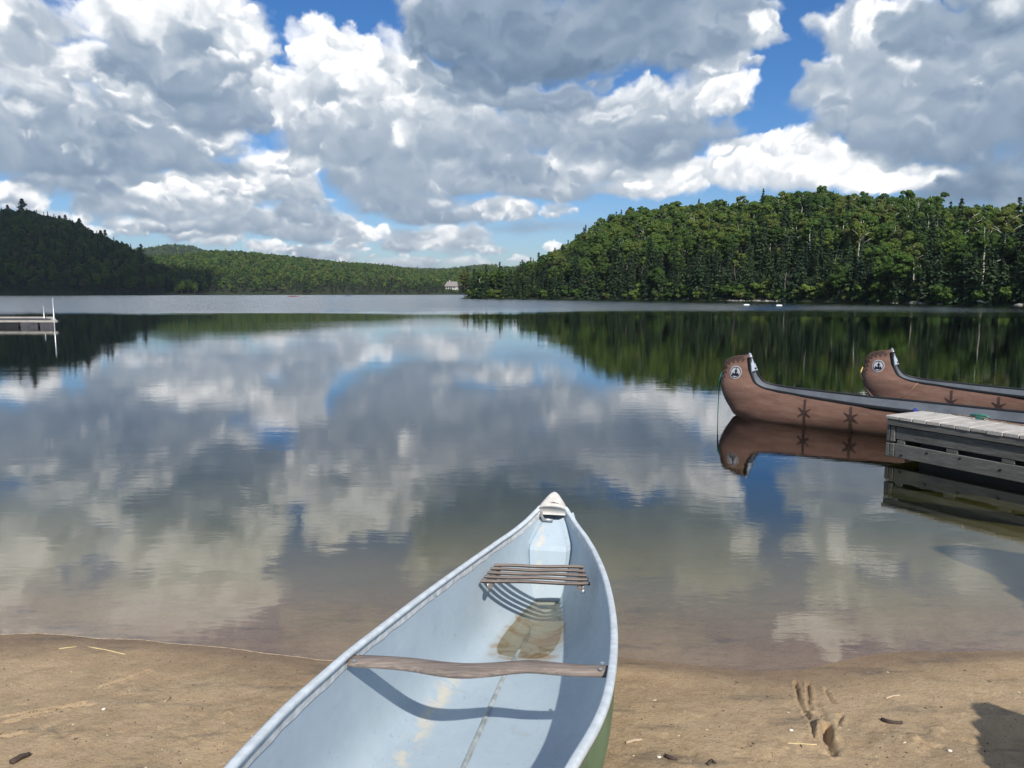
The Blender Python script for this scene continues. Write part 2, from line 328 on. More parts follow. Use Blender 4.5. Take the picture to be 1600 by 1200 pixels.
def bevel_mesh(me, w=.004, seg=1):
    bm = bmesh.new(); bm.from_mesh(me)
    bmesh.ops.bevel(bm, geom=list(bm.edges), offset=w, segments=seg, affect='EDGES', clamp_overlap=True); bm.to_mesh(me); bm.free(); return me
def tube(pts, r, n=8, closed_ends=True):
    """swept round tube along points; r number or list"""
    pts = [Vector(p) for p in pts]; v = []; f = []
    rr = r if isinstance(r, (list, tuple, np.ndarray)) else [r] * len(pts)
    up = Vector((0, 0, 1))
    for i, p in enumerate(pts):
        d = (pts[min(i + 1, len(pts) - 1)] - pts[max(i - 1, 0)]).normalized()
        a = d.cross(up); a = a.normalized() if a.length > 1e-4 else Vector((1, 0, 0)); b = a.cross(d).normalized()
        for k in range(n):
            t = 2 * math.pi * k / n; v.append(p + (a * math.cos(t) + b * math.sin(t)) * rr[i])
    f = grid_faces(len(pts), n, True)
    if closed_ends: f += [tuple(range(n - 1, -1, -1)), tuple((len(pts) - 1) * n + k for k in range(n))]
    return v, f
def lathe(prof, n=16, c=(0, 0, 0)):
    v = [(c[0] + r * math.cos(2 * math.pi * k / n), c[1] + r * math.sin(2 * math.pi * k / n), c[2] + z) for r, z in prof for k in range(n)]
    f = grid_faces(len(prof), n, True) + [tuple(range(n - 1, -1, -1)), tuple((len(prof) - 1) * n + k for k in range(n))]
    return v, f
def join(*vf):
    V = []; Fc = []
    for v, f in vf:
        o = len(V); V += list(v); Fc += [tuple(i + o for i in q) for q in f]
    return V, Fc
def interp(x, xs, ys): return np.interp(x, xs, ys)
def simple(name, col, rough=.6, var=.15, scale=12, spec=.3, metal=0., bump=0., stretch=(1, 1, 1)):
    m = MT(name); v = m.scale(m.obj(), stretch); nz = m.noise(v, scale, 5)
    c = m.mix(m.rng(nz, .3, .7), tuple(x * (1 - var) for x in col), tuple(min(1, x * (1 + var)) for x in col))
    return m.bsdf(c, rough, m.bump(nz, bump, .01) if bump else None, spec, metal)

# ------------------------------------------------------------------ materials
def mat_sand():
    m = MT('sand'); p = m.pos(); X, Y, Z = m.xyz(p)
    big = m.noise(p, 1.6, 4, .6); streak = m.noise(m.scale(p, (1.3, 5., 1), (0, 0, .12)), 1.5, 5, .62); mid = m.noise(p, 14, 5, .65); grain = m.noise(p, 260, 3, .7)
    c = m.mix(m.rng(big, .3, .72), (.32, .228, .138), (.45, .325, .196))
    c = m.mix(m.math('MULTIPLY', m.rng(streak, .53, .70), .72), c, (.135, .118, .092))              # dark silt washed in streaks
    c = m.mix(m.math('MULTIPLY', m.rng(mid, .35, .7), .35), c, (.52, .40, .26))
    c = m.mix(m.math('MULTIPLY', m.rng(grain, .54, .70), .6), c, (.10, .075, .05))
    c = m.mix(m.math('MULTIPLY', m.rng(grain, .42, .28), .6), c, (.66, .55, .40))
    fine = m.noise(p, 75, 4, .7); c = m.mix(m.math('MULTIPLY', m.rng(fine, .52, .72), .5), c, (.15, .108, .07)); c = m.mix(m.math('MULTIPLY', m.rng(fine, .42, .28), .35), c, (.56, .44, .29))
    edge = m.math('ADD', Z, m.math('MULTIPLY', m.math('SUBTRACT', m.noise(p, 3, 3), .5), .012))
    wet = m.rng(edge, .035, .004)
    c = m.mix(wet, c, m.mix(1., c, (.62, .58, .55), 'MULTIPLY'))
    c = m.mix(m.math('MULTIPLY', m.rng(Z, .0, -.10), .7), c, (.245, .215, .120))                   # olive tint on the drowned sand
    deep = m.rng(Z, -.12, -.5)
    c = m.mix(deep, c, (.13, .12, .072))                                                           # darker brown-green further out
    h = m.math('ADD', m.math('ADD', m.math('MULTIPLY', grain, .0020), m.math('MULTIPLY', fine, .0045)), m.math('MULTIPLY', mid, .008))
    b = m.n('ShaderNodeBump', {'Height': h, 'Strength': 1.0, 'Distance': 1.0}).outputs[0]
    return m.bsdf(c, m.rng(wet, 0, 1, .95, .55), b, m.rng(wet, 0, 1, .1, .35))
def schlick(m, nrm=None):
    g = m.n('ShaderNodeNewGeometry'); d = m.n('ShaderNodeVectorMath', {0: g.outputs['Incoming'], 1: nrm if nrm is not None else g.outputs['Normal']}, operation='DOT_PRODUCT').outputs['Value']
    return m.math('ADD', .02, m.math('MULTIPLY', .98, m.math('POWER', m.math('SUBTRACT', 1.0, m.math('MINIMUM', m.math('ABSOLUTE', d), 1.0)), 4.3)))
def mat_water():
    m = MT('lake water'); p = m.pos(); X, Y, Z = m.xyz(p)
    dist = m.math('SQRT', m.math('ADD', m.math('MULTIPLY', X, X), m.math('MULTIPLY', Y, Y)))
    patch = m.noise(m.scale(p, (.05, .16, 1)), 1., 3)
    cats = m.rng(patch, .35, .68)
    r1 = m.noise(m.scale(p, (1, 2.6, 1)), 2.2, 2, .5); r2 = m.noise(m.scale(p, (1, 2.2, 1), (0, 0, .25)), 9., 3, .55); r3 = m.noise(m.scale(p, (.5, 1.3, 1)), .5, 2, .5)
    near = m.math('ADD', m.math('MULTIPLY', r1, .0007), m.math('MULTIPLY', m.math('MULTIPLY', r2, .0004), m.math('ADD', .35, cats)))
    near = m.math('ADD', near, m.math('MULTIPLY', r3, .0014))
    wind = m.rng(m.math('ADD', dist, m.math('MULTIPLY', m.math('SUBTRACT', m.noise(m.scale(p, (.012, .05, 1)), 1., 3), .5), 46)), 56, 92)
    chop = m.noise(m.scale(p, (1, 1.6, 1)), 1.1, 4, .6)
    far = m.math('MULTIPLY', m.math('MULTIPLY', chop, .055), wind)
    h = m.math('ADD', near, far)
    nb = m.n('ShaderNodeBump', {'Height': h, 'Strength': 1.0, 'Distance': 1.0}).outputs[0]
    inc = m.n('ShaderNodeVectorMath', {0: m.n('ShaderNodeNewGeometry').outputs['Incoming']}, operation='SCALE'); m.set(inc.inputs['Scale'], m.math('MULTIPLY', wind, .075))   # of choppy water one sees the facets that face one
    nb = m.n('ShaderNodeVectorMath', {0: m.n('ShaderNodeVectorMath', {0: nb, 1: inc.outputs[0]}, operation='ADD').outputs[0]}, operation='NORMALIZE').outputs[0]
    fr = schlick(m, nb)
    gl = m.n('ShaderNodeBsdfGlossy', {'Color': (1, 1, 1), 'Roughness': m.rng(wind, 0, 1, .003, .07), 'Normal': nb})
    tr = m.n('ShaderNodeBsdfTransparent', {'Color': (1, 1, 1)})
    mx = m.n('ShaderNodeMixShader', {0: fr, 1: tr.outputs[0], 2: gl.outputs[0]})
    ab = m.n('ShaderNodeVolumeAbsorption', {'Color': (.65, .67, .45), 'Density': 1.1})
    m.t.links.new(ab.outputs[0], m.out.inputs['Volume'])
    return m.surf(mx.outputs[0])
def mat_leaf(name, stops, trans=.5, var=.35):
    m = MT(name); rnd = m.n('ShaderNodeObjectInfo').outputs['Random']; isl = m.n('ShaderNodeNewGeometry').outputs['Random Per Island']
    cr = m.n('ShaderNodeValToRGB', {0: rnd}); el = cr.color_ramp.elements
    el[0].position, el[0].color = 0, (*stops[0], 1); el[1].position, el[1].color = 1, (*stops[-1], 1)
    for i, c in enumerate(stops[1:-1]):
        e = el.new((i + 1) / (len(stops) - 1)); e.color = (*c, 1)
    c = m.mix(1., cr.outputs[0], m.n('ShaderNodeCombineColor', {0: m.rng(isl, 0, 1, 1 - var, 1 + var, False), 1: m.rng(isl, 0, 1, 1 - var, 1 + var, False), 2: m.rng(isl, 0, 1, 1 - var, 1 + var, False)}).outputs[0], 'MULTIPLY')
    d = m.n('ShaderNodeBsdfDiffuse', {'Color': c}); t = m.n('ShaderNodeBsdfTranslucent', {'Color': c})
    return m.surf(m.n('ShaderNodeMixShader', {0: trans, 1: d.outputs[0], 2: t.outputs[0]}).outputs[0])
def mat_wood(name, light, dark, scale=7, stretch=(14, 1, 14), rough=.85):
    m = MT(name); o = m.obj(); rn = m.n('ShaderNodeObjectInfo').outputs['Random']
    o = m.n('ShaderNodeVectorMath', {0: o, 1: m.n('ShaderNodeCombineXYZ', {0: m.math('MULTIPLY', rn, 7.3), 1: m.math('MULTIPLY', rn, 3.1), 2: rn}).outputs[0]}, operation='ADD').outputs[0]
    g = m.noise(m.scale(o, stretch), scale, 6, .65, .4); b = m.noise(o, 5, 4)
    c = m.mix(m.rng(g, .36, .66), dark, light); c = m.mix(m.math('MULTIPLY', m.rng(b, .45, .75), .45), c, tuple(x * .62 for x in dark))
    c = m.mix(m.math('MULTIPLY', m.math('SUBTRACT', rn, .5), .5), c, tuple(x * 1.25 for x in light))
    return m.bsdf(c, rough, m.bump(g, .5, .004), .2)
SAND = mat_sand(); WATER = mat_water()
LEAF = mat_leaf('broadleaf leaves', [(.070, .125, .040), (.085, .150, .044), (.105, .180, .048), (.125, .205, .052), (.185, .245, .058), (.150, .170, .062)])
NEEDLE = mat_leaf('conifer needles', [(.038, .066, .040), (.048, .080, .044), (.060, .096, .048), (.076, .112, .050)], .3)
BARK = simple('bark', (.11, .085, .065), .9, .35, 4)
BIRCH = simple('birch bark', (.50, .47, .42), .8, .3, 3)
DEADWOOD = simple('bleached dead wood', (.24, .22, .19), .85, .25, 6)
FLOOR = simple('forest floor', (.022, .030, .012), .95, .4, .3)
ROCK = simple('shore rock', (.24, .23, .21), .85, .3, 3, bump=.4)

# ------------------------------------------------------------------ beach, lake bed, water
def shore_y(x):
    return interp(x, [-60, -8, -2.5, -1.84, -1.37, -.83, .47, .96, 1.28, 1.75, 2.39, 6, 60], [14, 4.5, 3.60, 3.57, 3.49, 3.41, 3.35, 3.27, 3.235, 3.37, 3.42, 3.6, 9])
def fb(x, y, sc, tex=None, ox=0.): return samp(N_A if tex is None else tex, x * sc + ox + .37, y * sc + .11 + ox)
GROOVE = [((1.209, 3.135), (1.182, 3.00), (1.145, 2.807), .0075, .017), ((1.145, 2.807), (1.133, 2.737), (1.105, 2.62), .007, .012), ((1.262, 3.12), (1.218, 2.994), (1.172, 2.863), .007, .014), ((1.317, 3.068), (1.309, 3.006), (1.300, 2.94), .007, .014), ((1.272, 2.83), (1.26, 2.79), (1.24, 2.75), .009, .014), ((1.233, 2.95), (1.207, 2.83), (1.16, 2.662), .012, .007), ((1.19, 2.74), (1.155, 2.64), (1.115, 2.52), .017, .032),
          ((-1.93, 2.66), (-1.84, 2.77), (-1.70, 2.88), .010, .016), ((-1.98, 2.72), (-1.80, 2.84), (-1.66, 2.86), .008, .012), ((-1.72, 3.02), (-1.65, 3.11), (-1.60, 3.22), .008, .010), ((-1.95, 2.52), (-1.80, 2.62), (-1.72, 2.66), .009, .010)]
CLODS = [(1.60, 2.65, .16, .07, 1.3), (1.48, 2.60, .07, .05, 1.2), (1.06, 2.54, .18, .06, .9), (-1.09, 2.80, .14, .05, 1.2), (-1.0, 2.66, .3, .08, .5), (-1.80, 2.65, .25, .08, .7), (.62, 2.46, .25, .06, .9), (1.75, 2.60, .12, .05, 1.)]
def seg_d(x, y, a, b):
    ax, ay = a; bx, by = b; dx, dy = bx - ax, by - ay
    t = np.clip(((x - ax) * dx + (y - ay) * dy) / (dx * dx + dy * dy), 0, 1)
    return np.hypot(x - ax - t * dx, y - ay - t * dy)
def sand_z(x, y, detail=True):
    x = np.asarray(x, float); y = np.asarray(y, float)
    ys = shore_y(x); d = ys - y
    land = np.where(d < 1.6, .10 * d, .16 + .045 * (d - 1.6)); land = np.where(d > 30, 1.438 + .05 * (d - 30), land); land = np.minimum(land, 9)
    sea = np.where(d > -1.0, .075 * d, -.075 + .14 * (d + 1.0)); sea = np.maximum(sea, -6)
    z = np.where(d > 0, land, sea)
    z = z + .012 * np.exp(-((d - .10) / .10) ** 2) * (.5 + .5 * np.sin(x * 3.1))       # soft swash ridge
    if detail:
        w = np.clip((5.2 - y) / 1.5, 0, 1); l = np.clip(d / .5, .0, 1); wx = fb(x, y, .9) * .006 + fb(x, y, 2.5, N_B) * .002
        z = z + w * (.0036 * fb(x, y, .13) + .0016 * (.35 + .65 * l) * fb(x, y, .5) + .0012 * l * fb(x, y, 1.7, N_B))
        clod = .35 * l + sum(k * np.exp(-((x - cx) / rx) ** 2 - ((y - cy) / ry) ** 2) for cx, cy, rx, ry, k in CLODS)
        z = z + w * clod * .008 * np.clip(fb(x, y, 2.0, N_B) - .6, 0, 1.2) - w * clod * .007 * np.clip(fb(x, y, 2.3, N_A) - .8, 0, 1.)
        for a, b, c, wd, dp in GROOVE:
            xx = x + wx; r = np.minimum(seg_d(xx, y, a, b), seg_d(xx, y, b, c)) / wd
            z = z - dp * np.exp(-(r ** 2)) + dp * .35 * np.exp(-((r - 1.8) / .6) ** 2) * (1 + .7 * fb(x, y, 1.9))
    return z
def axis(lo, hi, fine, far_lo, far_hi, g=1.16):
    a = list(np.arange(lo, hi + 1e-6, fine)); s = fine
    while a[-1] < far_hi: s *= g; a.append(a[-1] + s)
    b = []; s = fine; q = lo
    while q > far_lo: s *= g; q -= s; b.append(q)
    return np.array(b[::-1] + a)
gx = axis(-2.5, 2.7, .0085, -4500, 4500); gy = axis(2.30, 3.75, .0085, -3000, 6000)
GX, GY = np.meshgrid(gx, gy); gz = sand_z(GX, GY)
nx, ny = len(gx), len(gy); idx = np.arange(nx * ny).reshape(ny, nx)
quads = np.stack([idx[:-1, :-1], idx[:-1, 1:], idx[1:, 1:], idx[1:, :-1]], -1).reshape(-1, 4)
link('beach', npmesh('beach', np.stack([GX, GY, gz], -1).reshape(-1, 3), quads, SAND, True), kind='structure')
v, f = box(-4400, 4400, -2900, 5900, -30, 0)
link('water', mesh('water', v, f, WATER), kind='structure')

# ------------------------------------------------------------------ hills round the lake
PXT = lambda px: (px - 800) / 1210.0               # tangent of the azimuth
def hill_fn(px, ys, dr, top, tree):
    t = [PXT(p) for p in px]; tops = [(457.5 - s) / 1210.0 for s in top]
    def fn(x, y):
        x = np.asarray(x, float); y = np.asarray(y, float); tt = x / np.maximum(y, 1)
        y0 = interp(tt, t, ys); d = interp(tt, t, dr); e = interp(tt, t, tops)
        zr = np.maximum(e * (y0 + d) + CAM_H - tree, .4); f = (y - y0) / d
        z = np.where(f < 0, np.maximum(-6, (y - y0) * .25), zr * np.sin(np.clip(f, 0, 1) * math.pi / 2) ** .85)
        z = np.where(f > 1, zr * (1 - .22 * (f - 1)), z) + np.where(f > 0, .35 * np.clip((y - y0) / 2, 0, 1), 0)
        return z, f, tt
    return fn, t, ys, dr
RIGHT = hill_fn([728, 733, 737, 770, 800, 850, 900, 940, 970, 1000, 1050, 1100, 1150, 1200, 1260, 1300, 1350, 1400, 1450, 1500, 1560, 1600, 1800, 2100, 2500],
                [260, 246, 239, 231, 226, 214, 204, 197, 191, 185, 174, 163, 156, 149, 141, 136, 129, 122, 116, 110, 103, 99, 80, 62, 48],
                [20, 20, 20, 30, 45, 70, 95, 108, 118, 125, 130, 135, 140, 145, 150, 150, 150, 150, 150, 150, 145, 140, 130, 110, 90],
                [459, 458, 453, 433, 422, 404, 378, 352, 340, 337, 332, 331, 328, 322, 315, 318, 325, 329, 335, 342, 350, 356, 362, 368, 370], 8.3)
LEFT = hill_fn([-500, -200, 0, 45, 60, 100, 130, 150, 180, 200, 230, 260, 280, 296, 305],
               [430, 500, 560, 570, 572, 580, 585, 588, 592, 596, 600, 606, 610, 614, 618],
               [260, 250, 235, 230, 230, 225, 220, 215, 200, 190, 150, 100, 60, 30, 20],
               [310, 318, 333, 336, 338, 347, 354, 366, 379, 386, 403, 420, 438, 453, 460], 9.5)
MID = hill_fn([140, 240, 290, 340, 400, 450, 500, 550, 600, 640, 665, 690, 740, 800, 900],
              [690, 670, 655, 655, 660, 665, 670, 680, 690, 700, 705, 715, 730, 745, 760],
              [420, 430, 430, 430, 420, 410, 400, 380, 360, 330, 320, 330, 420, 460, 460],
              [400, 404, 402, 396, 399, 404, 410, 414, 417, 422, 426, 424, 421, 420, 420], 8.5)
FAR = hill_fn([-100, 150, 240, 265, 300, 330, 420, 600, 700, 740, 780, 850, 1000, 1300],
              [1500] * 14, [500] * 14, [398, 397, 391, 386, 388, 397, 408, 421, 423, 418, 416, 414, 405, 400], 8)
def hill_mesh(h, nt, fs):
    fn, t, ys, dr = h; tt = np.linspace(t[0], t[-1], nt); v = []
    T, Fq = np.meshgrid(tt, fs, indexing='ij'); y0 = interp(T, t, ys); d = interp(T, t, dr); Y = y0 + Fq * d; Xq = T * Y
    z, _, _ = fn(Xq, Y); z = z + np.where(Fq > 0.02, .5 * samp(N_B, Xq * .011, Y * .011), 0)
    i = np.arange(T.size).reshape(T.shape); q = np.stack([i[:-1, :-1], i[1:, :-1], i[1:, 1:], i[:-1, 1:]], -1).reshape(-1, 4)
    return npmesh('hill', np.stack([Xq, Y, z], -1).reshape(-1, 3), q, FLOOR, True)
FS = np.array([-.3, -.1, -.03, 0, .02, .05] + list(np.linspace(.1, 1.2, 20)) + [1.6, 2.2, 3.2])
for h, nt in ((RIGHT, 150), (LEFT, 70), (MID, 80), (FAR, 50)):
    link('hill', hill_mesh(h, nt, FS), kind='structure')

# thin pale strip painting the highlight where the water meets the sand
v = []; f = []; xs = np.arange(-3.4, .0, .012)
for i, x in enumerate(xs):
    y = float(shore_y(x))
    for _ in range(12): y += float(sand_z(x, y)) / .09
    k = max(0., .55 + .5 * float(fb(np.array(x), np.array(.3), .5))) * (1 if x < .1 else .3 if abs(x - 1.85) > .2 else 1.2); w = (.0012 + .0032 * max(0, k - .15)) * (1.0 if float(fb(np.array(x), np.array(.7), 1.3)) > -.5 else .25)
    v += [(x, y - w, float(sand_z(x, y - w)) + .0015), (x, y + w * .3, .0045), (x, y + w, .0012)]
f = grid_faces(len(xs), 3)
link('shore_glint', mesh('shore_glint', v, f, simple('shore_glint', (.34, .27, .19), .6, .3, 40), True), label='thin pale line painted as the highlight along the water edge', kind='stuff')

# ------------------------------------------------------------------ trees
def quads(c, a, b):
    """leaf sprays: centres c, half axes a and b -> (4n,3) verts, (n,4) faces"""
    v = np.stack([c - a - b, c + a - b * .6, c + a * .8 + b, c - a * .7 + b * .8], 1).reshape(-1, 3)
    return v, np.arange(len(v)).reshape(-1, 4)
def unit(v): return v / np.maximum(np.linalg.norm(v, axis=-1, keepdims=True), 1e-6)
def crown_conifer(h, rad, layers, per, seed, base=.08, ragged=.25, size=1.):
    rg = np.random.default_rng(seed); C = []; A = []; B = []
    for i in range(layers):
        f = (i + rg.random() * .6) / layers; z = h * (base + (1 - base) * f)
        r = rad * (1 - f) ** .78 * (.85 + .3 * math.sin(i * 1.9 + seed)) + .12
        n = max(5, int(per * (1 - f * .65)))
        for k in range(n):
            th = rg.uniform(0, 2 * math.pi); L = r * rg.uniform(1 - ragged * 1.6, 1 + ragged * .6)
            d = np.array([math.cos(th), math.sin(th), 0]); tn = np.array([-d[1], d[0], 0])
            m = max(2, int(L / (.34 * size)))
            for q in range(m):
                s = (q + .55) / m; p = d * L * s + np.array([0, 0, z - .32 * L * s ** 1.3 + .06 * s * s * L]) + rg.normal(size=3) * .05
                w = (.10 + .15 * (1 - s)) * size * (1 + .4 * rg.random())
                sl = np.array([0, 0, -.35 - .2 * rg.random()])
                C.append(p); A.append((d + sl) * .23 * size); B.append(tn * w + np.array([0, 0, rg.normal() * .08]))
                if rg.random() < .5:
                    C.append(p + np.array([0, 0, -.08])); A.append(tn * .16 * size + rg.normal(size=3) * .04); B.append(np.array([0, 0, -.17 * size]) + d * .06)
    C.append(np.array([0, 0, h * 1.0])); A.append(np.array([.05, 0, 0])); B.append(np.array([0, 0, .35]))
    return quads(np.array(C), np.array(A), np.array(B))
def crown_broad(h, rad, n, seed, base=.28, lobes=16, size=.26):
    rg = np.random.default_rng(seed); zc = h * (base + 1) / 2; hz = h * (1 - base) / 2
    L = []
    for i in range(lobes):
        d = unit(rg.normal(size=3)); d[2] = d[2] * .9 + .15; q = rg.uniform(.45, .78)
        c = np.array([d[0] * rad * q, d[1] * rad * q, zc + d[2] * hz * q]); L.append((c, rad * rg.uniform(.30, .52) * (17 / max(lobes, 17)) ** .4))
    w = np.array([l[1] ** 2 for l in L]); w /= w.sum(); pick = rg.choice(lobes, n, p=w)
    d = unit(rg.normal(size=(n, 3))); d[:, 2] = np.where(d[:, 2] < -.3, -d[:, 2] * .6, d[:, 2])
    cc = np.array([l[0] for l in L])[pick]; rr = np.array([l[1] for l in L])[pick][:, None]
    C = cc + d * rr * (rg.uniform(.55, 1.08, (n, 1))) * np.array([1, 1, .82])
    nn = unit(d + rg.normal(size=(n, 3)) * .45 + np.array([0, 0, .25])); a = unit(np.cross(nn, rg.normal(size=(n, 3)))); b = np.cross(nn, a)
    s = size * rg.uniform(.55, 1.25, (n, 1))
    return quads(C, a * s, b * s * rg.uniform(.55, 1., (n, 1)))
def trunk_mesh(h, r, seed, mat, lean=.04, limbs=4, top=.8):
    rg = np.random.default_rng(seed); pts = []; x = y = 0
    for i in range(7):
        pts.append((x, y, -.6 + (h * top + .6) * i / 6)); x += rg.normal() * lean * h / 6; y += rg.normal() * lean * h / 6
    P = [tube(pts, [r * (1.25 - 1.05 * i / 6) for i in range(7)], 6)]
    for k in range(limbs):
        f = rg.uniform(.45, .9); i = min(5, int(f * 6)); p = Vector(pts[i]); th = rg.uniform(0, 6.28); L = h * rg.uniform(.12, .25)
        P.append(tube([p, p + Vector((math.cos(th) * L * .5, math.sin(th) * L * .5, L * .45)), p + Vector((math.cos(th) * L, math.sin(th) * L, L * .7))], [r * .5, r * .3, r * .12], 5))
    v, f = join(*P); return mesh('trunk', v, f, mat, True)
CONIFERS = []; BROADS = []; BIRCHES = []
for i in range(7):
    h = [11, 9.5, 12.5, 8, 10.5, 7, 12][i]; rad = [2.0, 1.7, 2.1, 1.9, 1.5, 1.4, 2.6][i]
    CONIFERS.append((trunk_mesh(h, .14, i, BARK, .01, 0, .95), npmesh('crown', *crown_conifer(h, rad, int(h * 2.3), 12, i, [.05, .1, .12, .02, .03, .02, .15][i]), NEEDLE)))
for i in range(7):
    h = [10, 11, 9, 8.5, 10.5, 7, 9.5][i]; rad = [2.7, 2.6, 3.0, 2.4, 2.3, 2.2, 3.2][i]
    BROADS.append((trunk_mesh(h, .13, 20 + i, BARK), npmesh('crown', *crown_broad(h, rad, 4200, 40 + i, [.22, .25, .18, .25, .3, .1, .24][i], 30, .19), LEAF)))
for i in range(3):
    h = [11.5, 10.5, 12][i]
    BIRCHES.append((trunk_mesh(h, .17, 60 + i, BIRCH, .05, 5, .92), npmesh('crown', *crown_broad(h, 1.9, 1000, 70 + i, .5, 11), LEAF)))
def plant(name, proto, x, y, z, sc, rz, label, cat, group, sq=1.):
    o = thing(name, (x, y, z), label, cat, group, rz); o.scale = (sc * sq, sc * sq, sc)
    link('trunk', proto[0], o); link('crown', proto[1], o); return o
def scatter(h, spacing, seed, fmax, t0, t1):
    fn, t, ys, dr = h; rg = np.random.default_rng(seed)
    ymax = max(a + b * fmax for a, b in zip(ys, dr)); ymin = min(ys) - 2; xs = np.arange(min(t0 * ymax, t0 * ymin) - 5, max(t1 * ymax, t1 * ymin) + 5, spacing); yy = np.arange(ymin, ymax, spacing)
    Xg, Yg = np.meshgrid(xs, yy); Xg = Xg + rg.uniform(-.48, .48, Xg.shape) * spacing; Yg = Yg + rg.uniform(-.48, .48, Yg.shape) * spacing
    z, f, tt = fn(Xg, Yg); k = (f > .004) & (f < fmax) & (tt > t0) & (tt < t1)
    return Xg[k], Yg[k], z[k], f[k], tt[k]
def forest(pts, kinds, label, seed, protos, smin=.8, smax=1.2):
    """one mass of far trees: points carrying which tree stands there, instanced by geometry nodes"""
    col = bpy.data.collections.new('forest trees')
    for i, (tk, cr) in enumerate(protos):
        bm = bmesh.new(); bm.from_mesh(tk); bm.from_mesh(cr); nt = len(tk.polygons)
        me = bpy.data.meshes.new('forest_tree'); bm.to_mesh(me); bm.free()
        me.materials.append(tk.materials[0]); me.materials.append(cr.materials[0])
        mi = np.ones(len(me.polygons), np.int32); mi[:nt] = 0; me.polygons.foreach_set('material_index', mi)
        o = bpy.data.objects.new('forest_tree_%02d' % i, me); col.objects.link(o)
    n = len(pts); me = bpy.data.meshes.new('forest'); me.from_pydata([tuple(map(float, p)) for p in pts], [], [])
    rg = np.random.default_rng(seed)
    for nm, typ, dat in (('pick', 'INT', np.asarray(kinds, np.int32)), ('size', 'FLOAT', rg.uniform(smin, smax, n).astype(np.float32)), ('turn', 'FLOAT', rg.uniform(0, 6.28, n).astype(np.float32))):
        me.attributes.new(nm, typ, 'POINT').data.foreach_set('value', dat)
    o = link('forest', me, kind='stuff', label=label)
    ng = bpy.data.node_groups.new('forest', 'GeometryNodeTree')
    ng.interface.new_socket('Geometry', in_out='INPUT', socket_type='NodeSocketGeometry'); ng.interface.new_socket('Geometry', in_out='OUTPUT', socket_type='NodeSocketGeometry')
    N = ng.nodes.new; gi = N('NodeGroupInput'); go = N('NodeGroupOutput'); ci = N('GeometryNodeCollectionInfo'); ip = N('GeometryNodeInstanceOnPoints')
    ci.inputs[0].default_value = col; ci.inputs[1].default_value = True; ci.inputs[2].default_value = True
    def att(nm, typ):
        a = N('GeometryNodeInputNamedAttribute'); a.data_type = typ; a.inputs[0].default_value = nm; return a.outputs[0]
    cx = N('ShaderNodeCombineXYZ'); K = ng.links.new
    K(att('turn', 'FLOAT'), cx.inputs[2]); K(gi.outputs[0], ip.inputs['Points']); K(ci.outputs[0], ip.inputs['Instance'])
    ip.inputs['Pick Instance'].default_value = True
    K(att('pick', 'INT'), ip.inputs['Instance Index']); K(cx.outputs[0], ip.inputs['Rotation']); K(att('size', 'FLOAT'), ip.inputs['Scale']); K(ip.outputs[0], go.inputs[0])
    md = o.modifiers.new('forest', 'NODES'); md.node_group = ng
    return o
# right hill: the trees that show largest stand one by one, the rest of the slope is one wood
x, y, z, f, tt = scatter(RIGHT, 2.95, 5, 1.12, -.062, .92)
rg = np.random.default_rng(8)
con = samp(N_B, x * .006 + .2, y * .006)                      # stands of spruce
p_con = np.where(f < .10, .74, np.where(f < .3, .30, .05)) + .22 * (con > .9) * (f < .6) + np.where(tt < .05, .35, 0) + np.where((f > .75) & (tt < .16), .6, 0)
isc = rg.random(len(x)) < p_con; isb = (~isc) & (rg.random(len(x)) < np.where(f < .5, .22, .07))
vis = (tt < .72); order = np.argsort(np.where(vis, y, 1e6) - 9 * (z > 20))
nC = nB = nW = 0; rest = []; rk = []
ZN = [('on the low point', -9, -.01), ('just right of the low point', -.01, .06), ('below the left shoulder of the hill', .06, .14), ('between shoulder and left float', .14, .25), ('behind the left float', .25, .32), ('behind the right float', .32, .385), ('below the hill peak', .385, .45), ('between peak and shore log', .45, .52), ('behind the bleached log', .52, .59), ('at the right photo edge', .59, 9)]
def place_words(tv, fv, sc):
    lev = 'at the waterline' if fv < .05 else 'low on the slope' if fv < .25 else 'halfway up the slope' if fv < .6 else 'high on the slope'
    return ('tall' if sc > .80 else 'medium' if sc > .68 else 'small'), lev, next(s for s, a, b in ZN if a <= tv < b)
for i in order:
    rz = rg.uniform(0, 6.28); sc = rg.uniform(.57, .92) * (.85 if f[i] < .03 else 1) * (.85 if tt[i] < .03 else 1) * (1.05 if tt[i] > .52 and isc[i] and f[i] < .3 else 1)
    sz, lev, where = place_words(tt[i], f[i], sc)
    if isc[i] and nC < 285 and vis[i]:
        nC += 1; q = CONIFERS[rg.integers(7)]; lb = '%s dark spruce %s %s' % (sz, lev, where)
        plant('conifer_tree', q, x[i], y[i], z[i], sc * 1.0, rz, lb, 'conifer tree', lb.replace('spruce', 'spruces'), rg.uniform(.8, 1.15))
    elif isb[i] and nW < 90 and vis[i]:
        nW += 1; lb = '%s pale trunked birch %s %s' % (sz, lev, where)
        plant('birch_tree', BIRCHES[rg.integers(3)], x[i], y[i], z[i], sc * 1.05, rz, lb, 'birch tree', lb.replace('birch', 'birches'))
    elif not isc[i] and nB < 290 and vis[i]:
        nB += 1; q = BROADS[rg.integers(7)]; lb = '%s round broadleaf tree %s %s' % (sz, lev, where)
        plant('broadleaf_tree', q, x[i], y[i], z[i], sc * .95, rz, lb, 'broadleaf tree', lb.replace('tree', 'trees'), rg.uniform(.9, 1.2))
    else:
        rest.append((x[i], y[i], z[i])); rk.append(rg.integers(0, 7) if isc[i] else 7 + rg.integers(0, 7) if not isb[i] else 14 + rg.integers(3))
